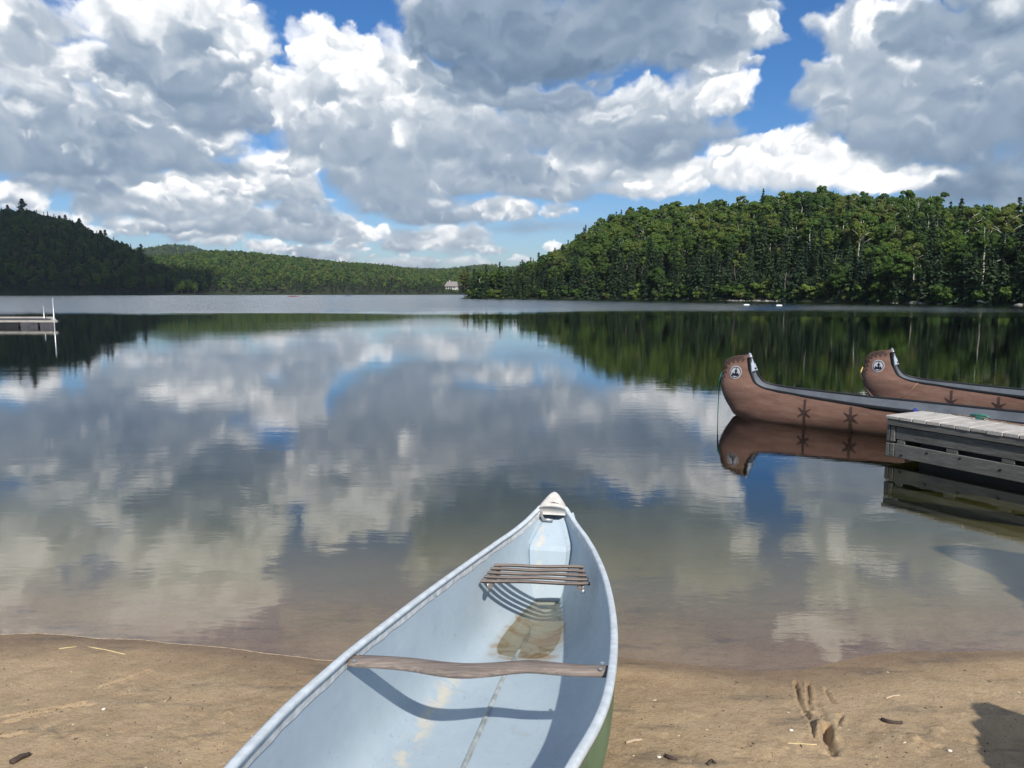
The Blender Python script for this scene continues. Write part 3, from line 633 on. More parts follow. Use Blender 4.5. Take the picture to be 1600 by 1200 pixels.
# low bushes overhanging the water all along the right shore: one tangled mass
BUSH = [(trunk_mesh(1.6, .04, 150 + i, BARK, .1, 5, .9), npmesh('crown', *crown_broad(2.3, 1.25, 420, 150 + i, -.15, 9, .22), LEAF)) for i in range(3)]
CEDAR = [(trunk_mesh(4.2, .06, 170 + i, BARK, .02, 0, .9), npmesh('crown', *crown_conifer(4.6 - i, 1.25, 15, 10, 170 + i, .0, .25, .9), NEEDLE)) for i in range(2)]
sh = []; sk = []
for T in np.arange(-.055, .93, .0032):
    for k in range(2):
        if rg.random() < .35: continue
        y0 = interp(T, RIGHT[1], RIGHT[2]) + rg.uniform(.3, 3.0); tv = T + rg.uniform(-.003, .003); sh.append((tv * y0, y0, max(-.1, float(RIGHT[0](tv * y0, y0)[0]) - .1))); sk.append(rg.choice(5, p=[.14, .14, .14, .29, .29]))
forest(sh, sk, 'low green bushes hanging over the water along the right shore', 13, BUSH + CEDAR, .5, 1.4)
PROT = CONIFERS + BROADS + BIRCHES
forest(rest, rk, 'mixed green wood covering the upper slope of the right hill', 3, PROT, .58, .90)
# left hill and the hills across the lake
x, y, z, f, tt = scatter(LEFT, 5.2, 15, 1.1, -.80, -.409)
c = rg.random(len(x)) < .22
forest(np.stack([x, y, z], 1), np.where(c, rg.integers(0, 7, len(x)), 7 + rg.integers(0, 7, len(x))), 'dark wood covering the shaded left hill', 4, PROT, .8, 1.25)
SMALLC = [(a, npmesh('crown', *crown_conifer(9 + i, 1.8, 9, 7, 90 + i, .05, .3, 2.1), NEEDLE)) for i, (a, _) in enumerate(CONIFERS[:3])]
SMALLB = [(a, npmesh('crown', *crown_broad(8.5 + .6 * i, 2.8, 330, 95 + i, .2, 10, .62), LEAF)) for i, (a, _) in enumerate(BROADS[:4])]
x, y, z, f, tt = scatter(MID, 6.0, 25, 1.08, -.49, .01)
hx, hy = -58.5, 754.0
k = ~((np.abs(x / y - hx / hy) < .0105) & (y < hy + 12) & (y > 0)); x, y, z, f = x[k], y[k], z[k], f[k]
c = rg.random(len(x)) < np.where(f < .12, .6, .13)
forest(np.stack([x, y, z], 1), np.where(c, rg.integers(0, 3, len(x)), 3 + rg.integers(0, 4, len(x))), 'sunlit wood covering the long hill across the lake', 5, SMALLC + SMALLB, .75, 1.15)
x, y, z, f, tt = scatter(FAR, 11, 35, 1.05, -.50, -.02)
c = rg.random(len(x)) < .35
forest(np.stack([x, y, z], 1), np.where(c, rg.integers(0, 3, len(x)), 3 + rg.integers(0, 4, len(x))), 'blue green wood covering the farthest hill', 6, SMALLC + SMALLB, 1.1, 1.5)
sh = [(hx * q / 754 + dx, q, float(MID[0](hx * q / 754 + dx, q)[0]) - .2) for q in (728, 734, 740) for dx in (-8, -6, -4.2, -2, -.5, 1.5, 3.4, 5.2, 7, 8.4)]
forest(sh, [i % 5 for i in range(len(sh))], 'low hedge of bushes below the lodge on the far shore', 14, BUSH + CEDAR, .7, 1.25)
# pines that stand out on the crest of the left hill
def crown_pine(h, seed):
    rg = np.random.default_rng(seed); P = []
    for i in range(13):
        z = h * (.42 + .56 * i / 12); r = (2.9 * (1 - (i / 12) ** 1.6) + .7) * rg.uniform(.7, 1.15)
        for k in range(5):
            th = rg.uniform(0, 6.28); d = np.array([math.cos(th), math.sin(th), 0])
            n = 18; s = rg.uniform(.15, 1, (n, 1)); C = d * r * s + np.array([0, 0, z]) + np.array([0, 0, .25]) * s * r * .5 + rg.normal(size=(n, 3)) * np.array([.25, .25, .14])
            nn = unit(rg.normal(size=(n, 3)) + np.array([0, 0, 1.4])); a = unit(np.cross(nn, rg.normal(size=(n, 3)))); b = np.cross(nn, a); P.append((C, a * .34, b * .26))
    return quads(*[np.concatenate([p[j] for p in P]) for j in range(3)])
PINES = [(trunk_mesh(h, .2, 80 + i, BARK, .015, 6, .95), npmesh('crown', *crown_pine(h, 80 + i), NEEDLE)) for i, h in enumerate((17, 14))]
for px, sc, lab in ((45, 1.65, 'tallest ragged pine standing above the crest of the left hill'), (22, .95, 'short pine just left of the tallest pine on the left crest'), (101, 1.0, 'flat topped pine in the clump right of the tallest pine'), (110, .95, None), (131, 1.15, 'lone spreading pine halfway down the left crest'), (163, 1.1, 'pine at the top of the lower clump on the left crest'), (170, 1.05, None), (195, .9, 'thin pine left of the lowest pine on the left crest'), (224, 1.15, 'lowest dark pine at the right end of the left crest')):
    fn, t, ys, dr = LEFT; T = PXT(px); y0 = interp(T, t, ys) + interp(T, t, dr) * .97; zz = float(fn(T * y0, y0)[0])
    plant('pine_tree', PINES[px % 2], T * y0, y0, zz, sc, px, lab or 'ragged pine in a pair on the left crest', 'pine tree', 'pines on the crest of the left hill')

# ------------------------------------------------------------------ the beached canoe
CT = np.array([.246, 4.369]); CA = np.array([-.165, -.9863]); CN = np.array([-.9863, .165]); CLEN = 4.9
def c_bl(s): return interp(s, [0, .05, .10, .2, .35, .63, .95, 1.28, 1.55, 1.78, 2.13, 2.52, 2.83, 3.3, 3.8, 4.3, 4.7, 4.9], [.014, .045, .076, .106, .146, .212, .264, .312, .349, .378, .418, .439, .432, .385, .30, .18, .07, .012])
def c_br(s): return interp(s, [0, .05, .10, .25, .46, .70, .965, 1.2, 1.45, 1.65, 1.855, 2.02, 2.17, 2.28, 2.38, 2.52, 2.65, 2.9, 3.3, 3.8, 4.3, 4.7, 4.9], [.014, .050, .085, .142, .214, .272, .323, .358, .385, .401, .411, .414, .413, .409, .400, .377, .345, .30, .255, .20, .125, .05, .012])
def c_zg(s): return .502 - .131 * (1 - np.exp(-np.maximum(s, 0) / .211)) + .08 * np.minimum(s, 3.2) + np.where(s > 3.0, .22 * (np.maximum(s - 3.0, 0) / 1.9) ** 2, 0)
def c_zf(s):
    b = -.0775 + .095 * s; e = CLEN - s
    return b + (c_zg(s) - .03 - b) * np.exp(-(np.maximum(s, 0) / .15) ** 1.6) + (c_zg(s) - .03 - b) * np.exp(-(np.maximum(e, 0) / .15) ** 1.4)
def c_p(s): return interp(s, [0, .15, .35, .7, 1.1, 1.7, 3.2, 4.2, 4.9], [1.25, 1.35, 1.6, 3.0, 5.8, 6.4, 5.5, 1.8, 1.25])
def smooth_fn(fn, s):                                    # rounds the corners of the measured outline
    return sum(fn(np.clip(s + d, 0, CLEN)) * w for d, w in ((-.08, .15), (-.04, .2), (0, .3), (.04, .2), (.08, .15))) if np.isscalar(s) or True else 0
def c_b(s, side):
    f = c_bl if side > 0 else c_br; k = np.clip(np.minimum(s, CLEN - s) / .1, 0, 1)
    return f(s) * (1 - k) + smooth_fn(f, s) * k
def cpt(s, n, z): return (CT[0] + CA[0] * s + CN[0] * n, CT[1] + CA[1] * s + CN[1] * n, z)
def c_pr(s): return interp(s, [0, .15, .35, .7, 1.2, 1.7, 3.2, 4.2, 4.9], [1.25, 1.35, 1.6, 2.3, 2.9, 3.1, 2.9, 1.8, 1.25])   # the near side bilge is rounder
def c_sec(s, th, off=0.):
    """hull point: th 0 = left gunwale, pi = right gunwale; off = outward offset"""
    side = 1 if th <= math.pi / 2 else -1; p = float((c_p if side > 0 else c_pr)(s)); b = float(c_b(s, side)) + off; zg = float(c_zg(s)); zf = float(c_zf(s)) - off
    c, sn = abs(math.cos(th)), abs(math.sin(th))
    return side * b * c ** (2 / p), zg - (zg - zf) * sn ** (2 / p)
CO = np.array([-.1, 2.3, .09])                              # the thing's base, under the hull
canoe = thing('canoe', tuple(CO), 'old green canoe with pale blue inside, beached on the sand', 'canoe')
def mat_canoe_inside():
    m = MT('canoe inside paint'); p = m.pos(); X, Y, Z = m.xyz(p)
    dx = m.math('SUBTRACT', X, float(CT[0])); dy = m.math('SUBTRACT', Y, float(CT[1]))
    S = m.math('ADD', m.math('MULTIPLY', dx, float(CA[0])), m.math('MULTIPLY', dy, float(CA[1]))); Nn = m.math('ADD', m.math('MULTIPLY', dx, float(CN[0])), m.math('MULTIPLY', dy, float(CN[1])))
    sn = m.n('ShaderNodeCombineXYZ', {0: S, 1: Nn, 2: Z}).outputs[0]
    c = m.mix(m.rng(m.noise(sn, 4, 5, .6), .3, .7), (.375, .455, .515), (.43, .505, .56))
    c = m.mix(m.math('MULTIPLY', m.rng(m.noise(m.scale(sn, (1, 3, 3)), 10, 6, .7), .56, .7), .35), c, (.50, .58, .62))     # chalky wear
    c = m.mix(m.math('MULTIPLY', m.rng(m.noise(sn, 55, 3, .6), .64, .72), .5), c, (.20, .25, .29))                          # specks of grit
    # worn through streak along the floor, left of the keel line
    l0 = m.math('ABSOLUTE', m.math('SUBTRACT', Nn, m.math('ADD', .225, m.math('MULTIPLY', S, .03))))
    wv = m.noise(sn, 13, 6, .7)
    wear = m.math('MULTIPLY', m.math('MULTIPLY', m.rng(l0, .055, .0), m.rng(wv, .46, .56)), m.rng(S, 1.25, 1.45))
    c = m.mix(m.math('MULTIPLY', wear, .75), c, (.62, .56, .44))
    l1 = m.math('MULTIPLY', m.math('MULTIPLY', m.rng(S, .38, .26), m.rng(m.math('ABSOLUTE', m.math('SUBTRACT', Nn, .045)), .035, .0)), m.rng(m.noise(sn, 20, 5), .42, .6))
    c = m.mix(l1, c, (.62, .53, .42))
    # silt left on the bottom where the rain water stands
    reg = m.math('MULTIPLY', m.rng(m.math('ADD', S, m.math('MULTIPLY', m.noise(sn, 6, 4), .16)), 1.26, 1.10), m.rng(S, .40, .62))
    low = m.rng(Z, .045, .020)
    reg = m.math('MULTIPLY', reg, low)
    c = m.mix(m.math('MULTIPLY', reg, .55), c, (.34, .33, .28))
    silt = m.math('MULTIPLY', m.rng(m.noise(m.scale(sn, (1, .6, 1), (0, 0, .4)), 9, 6, .65, .8), .47, .60), reg)
    c = m.mix(m.math('MULTIPLY', silt, .75), c, (.27, .175, .085))
    scr = m.noise(m.scale(sn, (1.2, 34, 34), (0, 0, .06)), 3.2, 4, .7); c = m.mix(m.math('MULTIPLY', m.math('MULTIPLY', m.rng(scr, .64, .70), m.rng(m.noise(sn, 2.6, 3), .45, .6)), .45), c, (.58, .63, .66))
    dirt = m.math('MULTIPLY', m.rng(m.noise(sn, 7, 6, .72), .55, .75), m.rng(Z, .35, .05)); c = m.mix(m.math('MULTIPLY', dirt, .35), c, (.30, .29, .25))
    nz = m.noise(sn, 30, 4)
    return m.bsdf(c, m.rng(nz, .3, .7, .42, .60), m.bump(m.noise(sn, 3, 3), .12, .02), .35)
INSIDE = mat_canoe_inside()
GREEN = simple('green hull paint', (.115, .185, .105), .45, .25, 5)
RAIL = simple('weathered rail', (.56, .61, .64), .5, .12, 25, bump=.05)
INRAIL = simple('rubbed inner rail', (.56, .57, .56), .6, .2, 30, bump=.2)
KEELM = simple('dirty keel strip', (.33, .36, .36), .5, .35, 14)
CAP = simple('pale plastic cap', (.62, .58, .53), .55, .12, 18, bump=.1)
SLATW = mat_wood('grey slat wood', (.285, .235, .20), (.165, .135, .118), 9, (1, 20, 20))
SLAT_SHADE = simple('painted slat shade', (.045, .036, .031), .9, .3, 20)  # dark slat edges paint the shadow lines between the slats
METAL = simple('dull aluminium', (.55, .56, .57), .38, .1, 30, metal=.8)
DARK = simple('black slot shadow and fittings', (.012, .012, .012), .8)  # black for painted slot shadows and for dark fittings
def build_canoe():
    ss = np.concatenate([np.linspace(0, .45, 18), np.linspace(.49, 4.5, 76), np.linspace(4.55, 4.9, 9)]); nt = 41
    th = np.linspace(0, math.pi, nt); v = []; f = []; mi = []
    for off in (0, .007):
        o = len(v)
        for s in ss:
            for t in th:
                n, z = c_sec(s, t, off); v.append(cpt(s, n, z))
        g = grid_faces(len(ss), nt, off=o); f += g if off else [q[::-1] for q in g]; mi += [1 if off else 0] * len(g)
    part('hull', v, f, [INSIDE, GREEN], canoe, True, mi, origin=CO)
    # rails along both edges, with the worn inner lip under them
    for side in (1, -1):
        prof = [(.009, -.018), (.012, -.004), (.010, .008), (.004, .0105), (-.008, .0105), (-.014, .007), (-.015, -.004), (.0, -.012)]
        v = []; st = np.linspace(.095, 4.82, 130)
        for s in st:
            b = side * float(c_b(s, side)); z = float(c_zg(s)); w = .0010 * math.sin(s * 5.1 + side)
            v += [cpt(s, b + side * (pn + w), z + pz) for pn, pz in prof]
        k = len(prof); f = grid_faces(len(st), k, True) + [tuple(range(k)), tuple(len(v) - k + i for i in range(k))[::-1]]
        part('gunwale', v, f, RAIL, canoe, True, origin=CO)
        v = []; st = np.linspace(.11, 4.7, 280); rg = np.random.default_rng(5 + side)
        cut = np.interp(st, np.linspace(.1, 4.7, 70), rg.uniform(.86, 1.06, 70)) - .28 * (rg.random(280) < .03)
        for s, c in zip(st, cut):
            hd = math.asin(min(1., .040 * c / max(.05, float(c_zg(s) - c_zf(s))))) ; z0 = float(c_zg(s))
            for q in (.15, .6, 1.0):
                dz = .042 * c * q; fr = dz / max(.08, float(c_zg(s) - c_zf(s))); p = float((c_p if side > 0 else c_pr)(s))
                b = float(c_b(s, side)) * (1 - fr ** p) ** (1 / p)
                v.append(cpt(s, side * (b - .0045), z0 - dz))
        part('inner_rail', v, grid_faces(len(st), 3), INRAIL, canoe, True, origin=CO)
    # moulded cap over the end, with its hand slot, and the tow bar below it
    st = np.linspace(-.018, .128, 12); v = []
    for i, s in enumerate(st):
        w = interp(s, [-.018, .0, .03, .07, .128], [.022, .036, .055, .074, .098]); z = float(c_zg(max(0, s))) + .012 + .006 * math.sin(i / 11 * math.pi)
        for q in np.linspace(-1, 1, 9): v.append(cpt(s, q * w, z + .012 * (1 - abs(q) ** 2.2) - .016 * abs(q) ** 4))
        for q in np.linspace(1, -1, 9): v.append(cpt(s, q * (w + .001), z - .034))
    f = grid_faces(12, 18, True) + [tuple(range(18)), tuple(range(11 * 18, 12 * 18))[::-1]]
    cap = part('end_cap', v, f, CAP, canoe, True, origin=CO)
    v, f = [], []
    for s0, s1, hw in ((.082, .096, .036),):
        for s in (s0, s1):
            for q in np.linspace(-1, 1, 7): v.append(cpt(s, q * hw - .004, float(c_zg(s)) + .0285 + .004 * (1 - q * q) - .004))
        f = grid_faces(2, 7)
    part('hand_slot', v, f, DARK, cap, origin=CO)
    v, f = tube([cpt(.11, .062, .462), cpt(.14, .056, .425), cpt(.165, .04, .412), cpt(.165, -.012, .410)], .008, 8)
    part('tow_bar', v, f, METAL, canoe, True, origin=CO)
    # closed buoyancy chamber: its flat wall across the narrow end
    v = []
    for q in np.linspace(0, 1, 16):
        sc = interp(q, [0, .68, .74, 1], [.385, .300, .285, .135]); z = interp(q, [0, .68, .74, 1], [-.06, .285, .305, .405]); w = interp(q, [0, .3, .66, .74, 1], [.062, .088, .100, .098, .040])
        v += [cpt(sc - .10, w + .075, z + .02), cpt(sc - .012, w + .008, z), cpt(sc, w, z), cpt(sc + .003, 0, z), cpt(sc, -w, z), cpt(sc - .012, -w - .008, z), cpt(sc - .10, -w - .075, z + .02)]
    part('buoyancy_chamber', v, grid_faces(16, 7), INSIDE, canoe, False, origin=CO)
    # raised keel strip
    v = []; st = np.linspace(.62, 4.2, 70)
    for s in st:
        z = float(c_zf(s)); n0 = .036 + .038 * min(1, max(0, (s - .67) / .6))
        v += [cpt(s, n0 + .010, z + .001), cpt(s, n0 + .005, z + .008), cpt(s, n0 - .005, z + .008), cpt(s, n0 - .010, z + .001)]
    part('keel_strip', v, grid_faces(70, 4), KEELM, canoe, True, origin=CO)
    # slatted seat
    seat = link('seat', None, canoe)
    nl = 5
    for i in range(nl):
        s0L = .748 + i * .044; s0R = .702 + i * .044; hl = interp(i, [0, 4], [.212, .242]); hr = interp(i, [0, 4], [-.225, -.268]); z = .348 - .0035 * i
        v = []
        for q in np.linspace(0, 1, 9):
            n = hl + (hr - hl) * q; s0 = s0L + (s0R - s0L) * q; zz = z + .002 * math.sin(q * 9 + i)
            for ds, dz in ((.001, -.004), (.000, .003), (.003, .006), (.021, .006), (.024, .003), (.023, -.004)): v.append(cpt(s0 + ds, n, zz + dz))
        f = grid_faces(9, 6, True) + [tuple(range(6))[::-1], tuple(range(48, 54))]
        part('slat', v, f, [SLATW, SLAT_SHADE], seat, mi=[1 if i % 6 in (0, 4, 5) and i < 48 else 0 for i in range(len(f))], origin=CO)
    for n0, sl in ((.185, .75), (-.21, .70)):
        v, f = tube([cpt(sl, n0, .330), cpt(sl + .21, n0 * 1.05, .317)], .011, 6); part('seat_rail', v, f, SLATW, seat, origin=CO)
        for ds in (.03, .19):
            n1 = n0 * 1.12; v, f = tube([cpt(sl + ds, n1, .325), cpt(sl + ds, n1, .300)], .0042, 6); v2, f2 = tube([cpt(sl + ds, n1, .306), cpt(sl + ds, n1, .288)], .010, 6)
            part('seat_bolt', *join((v, f), (v2, f2)), METAL, seat, True, origin=CO)
    # carved thwart
    v = []; qs = np.linspace(0, 1, 40)
    for q in qs:
        n = .408 + (-.398 - .408) * q; sc = 2.150 + (2.075 - 2.150) * q
        mid = math.exp(-((q - .44) / .17) ** 2); w = .029 + .013 * mid + .002 * math.sin(q * 11); sc += .032 * mid - .014 * math.exp(-((q - .70) / .1) ** 2); z = interp(q, [0, 1], [.523, .517])
        for a, b in ((-1, -.5), (-1, .35), (-.7, .9), (0, 1.05), (.7, .9), (1, .35), (1, -.5), (.6, -1), (-.6, -1)): v.append(cpt(sc + a * w, n, z + b * .012))
    f = grid_faces(40, 9, True) + [tuple(range(9))[::-1], tuple(range(351, 360))]
    tw = part('thwart', v, f, SLATW, canoe, True, origin=CO)
    for q, (n, s) in enumerate(((.39, 2.130), (.387, 2.172), (-.380, 2.058), (-.377, 2.098))):
        v, f = lathe([(.0065, 0), (.0065, .004), (.003, .006)], 8, (0, 0, 0)); c = np.array(cpt(s, n, .533)); part('bolt', np.array(v) + c, f, METAL, tw, origin=CO)
    # rain water standing in the low end
    zl = .022; v = []; st = np.linspace(.30, 1.047, 34)
    for s in st:
        zg, zf, p = float(c_zg(s)), float(c_zf(s)), float(c_p(s)); fr = min(1, (zg - zl) / max(zg - zf, .01)); kl = max(0., 1 - fr ** p) ** (1 / p); p = float(c_pr(s)); kr = max(0., 1 - fr ** p) ** (1 / p)
        for q in np.linspace(-1, 1, 15): v.append(cpt(s, q * (kl if q > 0 else kr) * float(c_b(s, 1 if q > 0 else -1)) * 1.0, zl))
    m = MT('rain water'); fr = schlick(m)
    mx = m.n('ShaderNodeMixShader', {0: fr, 1: m.n('ShaderNodeBsdfTransparent', {'Color': (.80, .74, .62, 1)}).outputs[0], 2: m.n('ShaderNodeBsdfGlossy', {'Roughness': .02}).outputs[0]})
    o = part('rain_water', v, grid_faces(34, 15), m.surf(mx.outputs[0]), canoe, origin=CO); o['kind'] = 'stuff'
build_canoe()

# ------------------------------------------------------------------ the two big bark patterned canoes
def mat_barkskin():
    m = MT('birch bark print'); o = m.obj()
    g = m.noise(m.scale(o, (1, 1, 5)), 3.5, 6, .62); fl = m.noise(m.scale(o, (2.5, 1, 9)), 12, 4, .6)
    c = m.mix(m.rng(g, .32, .68), (.178, .096, .070), (.240, .142, .104)); c = m.mix(m.math('MULTIPLY', m.rng(fl, .58, .7), .5), c, (.10, .05, .035)); c = m.mix(m.math('MULTIPLY', m.rng(fl, .40, .30), .3), c, (.24, .145, .10))
    return m.bsdf(c, m.rng(fl, .3, .7, .45, .65), None, .25)
BARKSKIN = mat_barkskin()
BLACKRIM = simple('black rim', (.014, .015, .017), .45, .2, 10)
GREYIN = simple('grey inside', (.13, .145, .165), .5, .15, 6)
DECKG = simple('grey deck plate', (.42, .46, .52), .4, .1, 9)
SEATW = simple('pale bench', (.50, .53, .55), .5, .08, 9)
DECALK = simple('dark brown print', (.060, .036, .029), .6, .2, 8)
DECALW = simple('white emblem print', (.48, .48, .50), .5, .06, 8)
DECALT = simple('dark navy print', (.012, .012, .022), .5, .1, 8)
G_ = np.array([(.285, .852, .018), (.305, .74, .046), (.335, .62, .074), (.372, .542, .108), (.43, .475, .15), (.55, .435, .205), (.72, .415, .24), (.9, .402, .268), (1.15, .385, .32), (1.7, .354, .40), (2.1, .340, .44), (2.6, .326, .455), (3.4, .305, .465), (4.0, .30, .47)])
K_ = np.array([(.270, .850), (.047, .812), (-.068, .742), (-.106, .606), (-.128, .50), (-.122, .39), (-.082, .267), (.017, .105), (.113, -.003), (.42, -.10), (1.0, -.125), (1.6, -.13), (2.8, -.13), (4.0, -.13)])
def resample(a, n):
    t = np.arange(len(a)); tt = np.linspace(0, len(a) - 1, n)
    def cr(col):
        out = []
        for x in tt:
            i = min(int(x), len(a) - 2); u = x - i; p = [col[min(max(i + d, 0), len(a) - 1)] for d in (-1, 0, 1, 2)]
            out.append(.5 * (2 * p[1] + (p[2] - p[0]) * u + (2 * p[0] - 5 * p[1] + 4 * p[2] - p[3]) * u * u + (3 * p[1] - p[0] - 3 * p[2] + p[3]) * u ** 3))
        return np.array(out)
    return np.stack([cr(a[:, k]) for k in range(a.shape[1])], 1)
GS, KS = resample(G_, 66), resample(K_, 66); WS = np.linspace(0, 1, 17)
def big_hull_pts(off=0.):
    P = np.zeros((66, 17, 3))
    for i in range(66):
        g, k = GS[i], KS[i]; fu = i / 65; p = interp(fu, [0, .3, .6, 1], [1.7, 1.9, 2.3, 2.6])
        for j, w in enumerate(WS):
            th = w * math.pi / 2; e = interp(fu, [0, .55, .75], [1, 1, 0]); wl = w * e + (1 - e) * math.sin(th) ** (2 / p); wn = (1 - w ** p) ** (1 / p) * e + (1 - e) * max(0, math.cos(th)) ** (2 / p)
            n = (g[2] + off) * wn + .012 * min(1, fu * 8) + off * .5
            P[i, j] = (g[0] + (k[0] - g[0]) * wl - (off * .8 if w > .9 else 0), n, g[1] + (k[1] - g[1]) * wl)
    return P
BHP = big_hull_pts()
FULL = 8.0
def side_n(s, z):
    d = (BHP[..., 0] - s) ** 2 + (BHP[..., 2] - z) ** 2; i = np.argsort(d, axis=None)[:6]; w = 1 / (d.ravel()[i] + 1e-5); return float((BHP[..., 1].ravel()[i] * w).sum() / w.sum())
def decal(polys, off=.006, sides=(1, -1)):
    v = []; f = []
    for sd in sides:
        for poly in polys:
            o = len(v); v += [(s, sd * (side_n(s, z) + off), z) for s, z in poly]; f.append(tuple(range(o, o + len(poly))) if sd < 0 else tuple(range(o + len(poly) - 1, o - 1, -1)))
    return v, f
def disc(cx, cz, r0, r1, n=28, rings=3):
    P = []
    for k in range(n):
        a, b = 2 * math.pi * k / n, 2 * math.pi * (k + 1) / n
        for q in range(rings):
            ra, rb = r0 + (r1 - r0) * q / rings, r0 + (r1 - r0) * (q + 1) / rings
            pts = [(cx + rb * math.cos(a), cz + rb * math.sin(a)), (cx + rb * math.cos(b), cz + rb * math.sin(b))]
            pts += [(cx + ra * math.cos(b), cz + ra * math.sin(b)), (cx + ra * math.cos(a), cz + ra * math.sin(a))] if ra > 1e-4 else [(cx, cz)]
            P.append(pts)
    return P
def strip(a, b, w, n=8, w2=None):
    a, b = np.array(a), np.array(b); d = b - a; L = np.hypot(*d); nn = np.array([-d[1], d[0]]) / L; P = []
    for i in range(n):
        p, q = a + d * i / n, a + d * (i + 1) / n; wa = w + ((w2 or w) - w) * i / n; wb = w + ((w2 or w) - w) * (i + 1) / n
        P.append([p - nn * wa, q - nn * wb, q + nn * wb, p + nn * wa])
    return P
def big_canoe(loc, rz, label, extra=None):
    """local x runs from the prow aft, y across, z up from the water"""
    t = thing('voyageur_canoe', loc, label, 'canoe', 'bark patterned canoes moored by the dock', rz)
    P = BHP; v = []; f = []
    for sd in (1, -1):
        for end in (0, 1):
            o = len(v)
            for i in range(66):
                for j in range(17):
                    x, y, z = P[i, j]; v.append((x if not end else FULL - x, sd * y, z))
            g = grid_faces(66, 17, off=o); f += g if (sd > 0) == (end == 0) else [q[::-1] for q in g]
    hull = part('hull', v, f, BARKSKIN, t, True)
    # inside skin, a little inside and below the rim
    v = []; f = []
    st = [i for i in range(6, 66)]
    rows = []
    for end in (0, 1):
        seq = st if not end else st[::-1][1:]
        for i in seq:
            g, k = GS[i], KS[i]; x = g[0]; zb = max(interp(x, [.3, .45, .9, 1.6, 4], [.52, .34, .05, -.06, -.08]), -.08); zb = min(zb, g[1] - .04)
            rows.append([((x if not end else FULL - x), (g[2] - .012) * math.cos(a) * (abs(math.cos(a)) ** -.25 if abs(math.cos(a)) > 1e-3 else 1), g[1] - .01 - (g[1] - zb) * math.sin(a) ** .8) for a in np.linspace(0, math.pi, 15)])
    v = [p for r in rows for p in r]; f = [q[::-1] for q in grid_faces(len(rows), 15)]
    part('inside', v, f, GREYIN, t, True)
    # black rim on both edges
    for sd in (1, -1):
        pts = [(GS[i, 0], sd * (GS[i, 2] + .004), GS[i, 1]) for i in range(2, 66)]; pts += [(FULL - x, y, z) for x, y, z in pts[::-1][1:]]
        v = []
        for i, p in enumerate(pts):
            a = Vector(pts[max(0, i - 1)]); b = Vector(pts[min(len(pts) - 1, i + 1)]); d = (b - a).normalized(); up = Vector((-d.z, 0, d.x)) if abs(d.x) + abs(d.z) > 1e-6 else Vector((0, 0, 1))
            if up.z < 0: up = -up
            p = Vector(p)
            for yy, zz in ((.014, -.038), (.016, .004), (.008, .014), (-.012, .014), (-.018, .002), (-.014, -.030)): v.append(p + Vector((0, sd * yy, 0)) + up * zz)
        f = grid_faces(len(pts), 6, True) + [tuple(range(6)), tuple(range(len(v) - 6, len(v)))[::-1]]
        part('gunwale', v, f, BLACKRIM, t, True)
    # grey triangular plate closing the prow, with a slot
    for end in (0, 1):
        X = lambda x: x if not end else FULL - x
        v = [(X(.255), 0, .872), (X(.278), -.024, .862), (X(.278), .024, .862), (X(.352), -.098, .634), (X(.352), .098, .634), (X(.362), 0, .642), (X(.305), 0, .775),
             (X(.25), 0, .845), (X(.262), -.02, .84), (X(.262), .02, .84), (X(.335), -.094, .612), (X(.335), .094, .612)]
        f = [(0, 1, 6), (0, 6, 2), (1, 3, 5, 6), (6, 5, 4, 2), (3, 10, 11, 4, 5), (1, 8, 10, 3), (2, 4, 11, 9), (0, 7, 8, 1), (0, 2, 9, 7)]
        dk = part('deck_plate', v, f, DECKG, t)
        v = [(X(.345), -.022, .672), (X(.345), .022, .672), (X(.350), .022, .655), (X(.350), -.022, .655)]; v += [(x - (.012 if not end else -.012), y, z) for x, y, z in v]
        v = [(x + (.016 if not end else -.016), y, z + .004) for x, y, z in v]
        part('slot', v, [(0, 1, 2, 3), (7, 6, 5, 4), (0, 4, 5, 1), (1, 5, 6, 2), (2, 6, 7, 3), (3, 7, 4, 0)], DARK, dk)
    # benches
    for x in (2.25, 3.02, 3.8, 4.6, 5.4, 6.1):
        w = interp(min(x, FULL - x), GS[:, 0], GS[:, 2]) - .015; z = interp(min(x, FULL - x), GS[20:, 0], GS[20:, 1]) - .115
        v, f = box(x - .08, x + .08, -w, w, z - .025, z); b = part('bench', v, f, SEATW, t); bevel_mesh(b.data, .006)
        for sd in (1, -1):
            v, f = tube([(x, sd * (w - .03), z - .01), (x, sd * (w - .03), z + .008)], .011, 6); part('bench_bolt', v, f, METAL, b, True)
    # printed marks: zigzag border round the prow, emblem, stars on dark bars
    zig = []; kk = KS[1:41]; c0 = np.array([.20, .50]); L = np.concatenate([[0], np.cumsum(np.hypot(*np.diff(kk, axis=0).T))]); m = 14
    for i in range(m):
        u = [np.array([np.interp(L[-1] * (i + q) / m, L, kk[:, 0]), np.interp(L[-1] * (i + q) / m, L, kk[:, 1])]) for q in (0, .5, 1)]
        dep = .095 if i < 9 else .05; inn = [p + (c0 - p) / np.hypot(*(c0 - p)) * d for p, d in zip(u, (dep * .38, dep, dep * .38))]
        e = [p + (c0 - p) / np.hypot(*(c0 - p)) * .004 for p in u]
        zig += [[e[0], e[1], inn[1], inn[0]], [e[1], e[2], inn[2], inn[1]]]
    part('zigzag_border', *decal(zig, .008), DECALK, hull)
    part('emblem', *decal(disc(.118, .605, 0, .088), .007), DECALW, hull)
    part('emblem_ring', *decal(disc(.118, .605, .066, .077, 28, 1), .010), DECALT, hull)
    fig = [strip((.075, .575), (.155, .572), .016, 4), strip((.125, .58), (.122, .665), .014, 4, .005), strip((.105, .625), (.145, .622), .010, 3), strip((.085, .60), (.08, .555), .010, 3), strip((.152, .60), (.165, .56), .009, 3)]
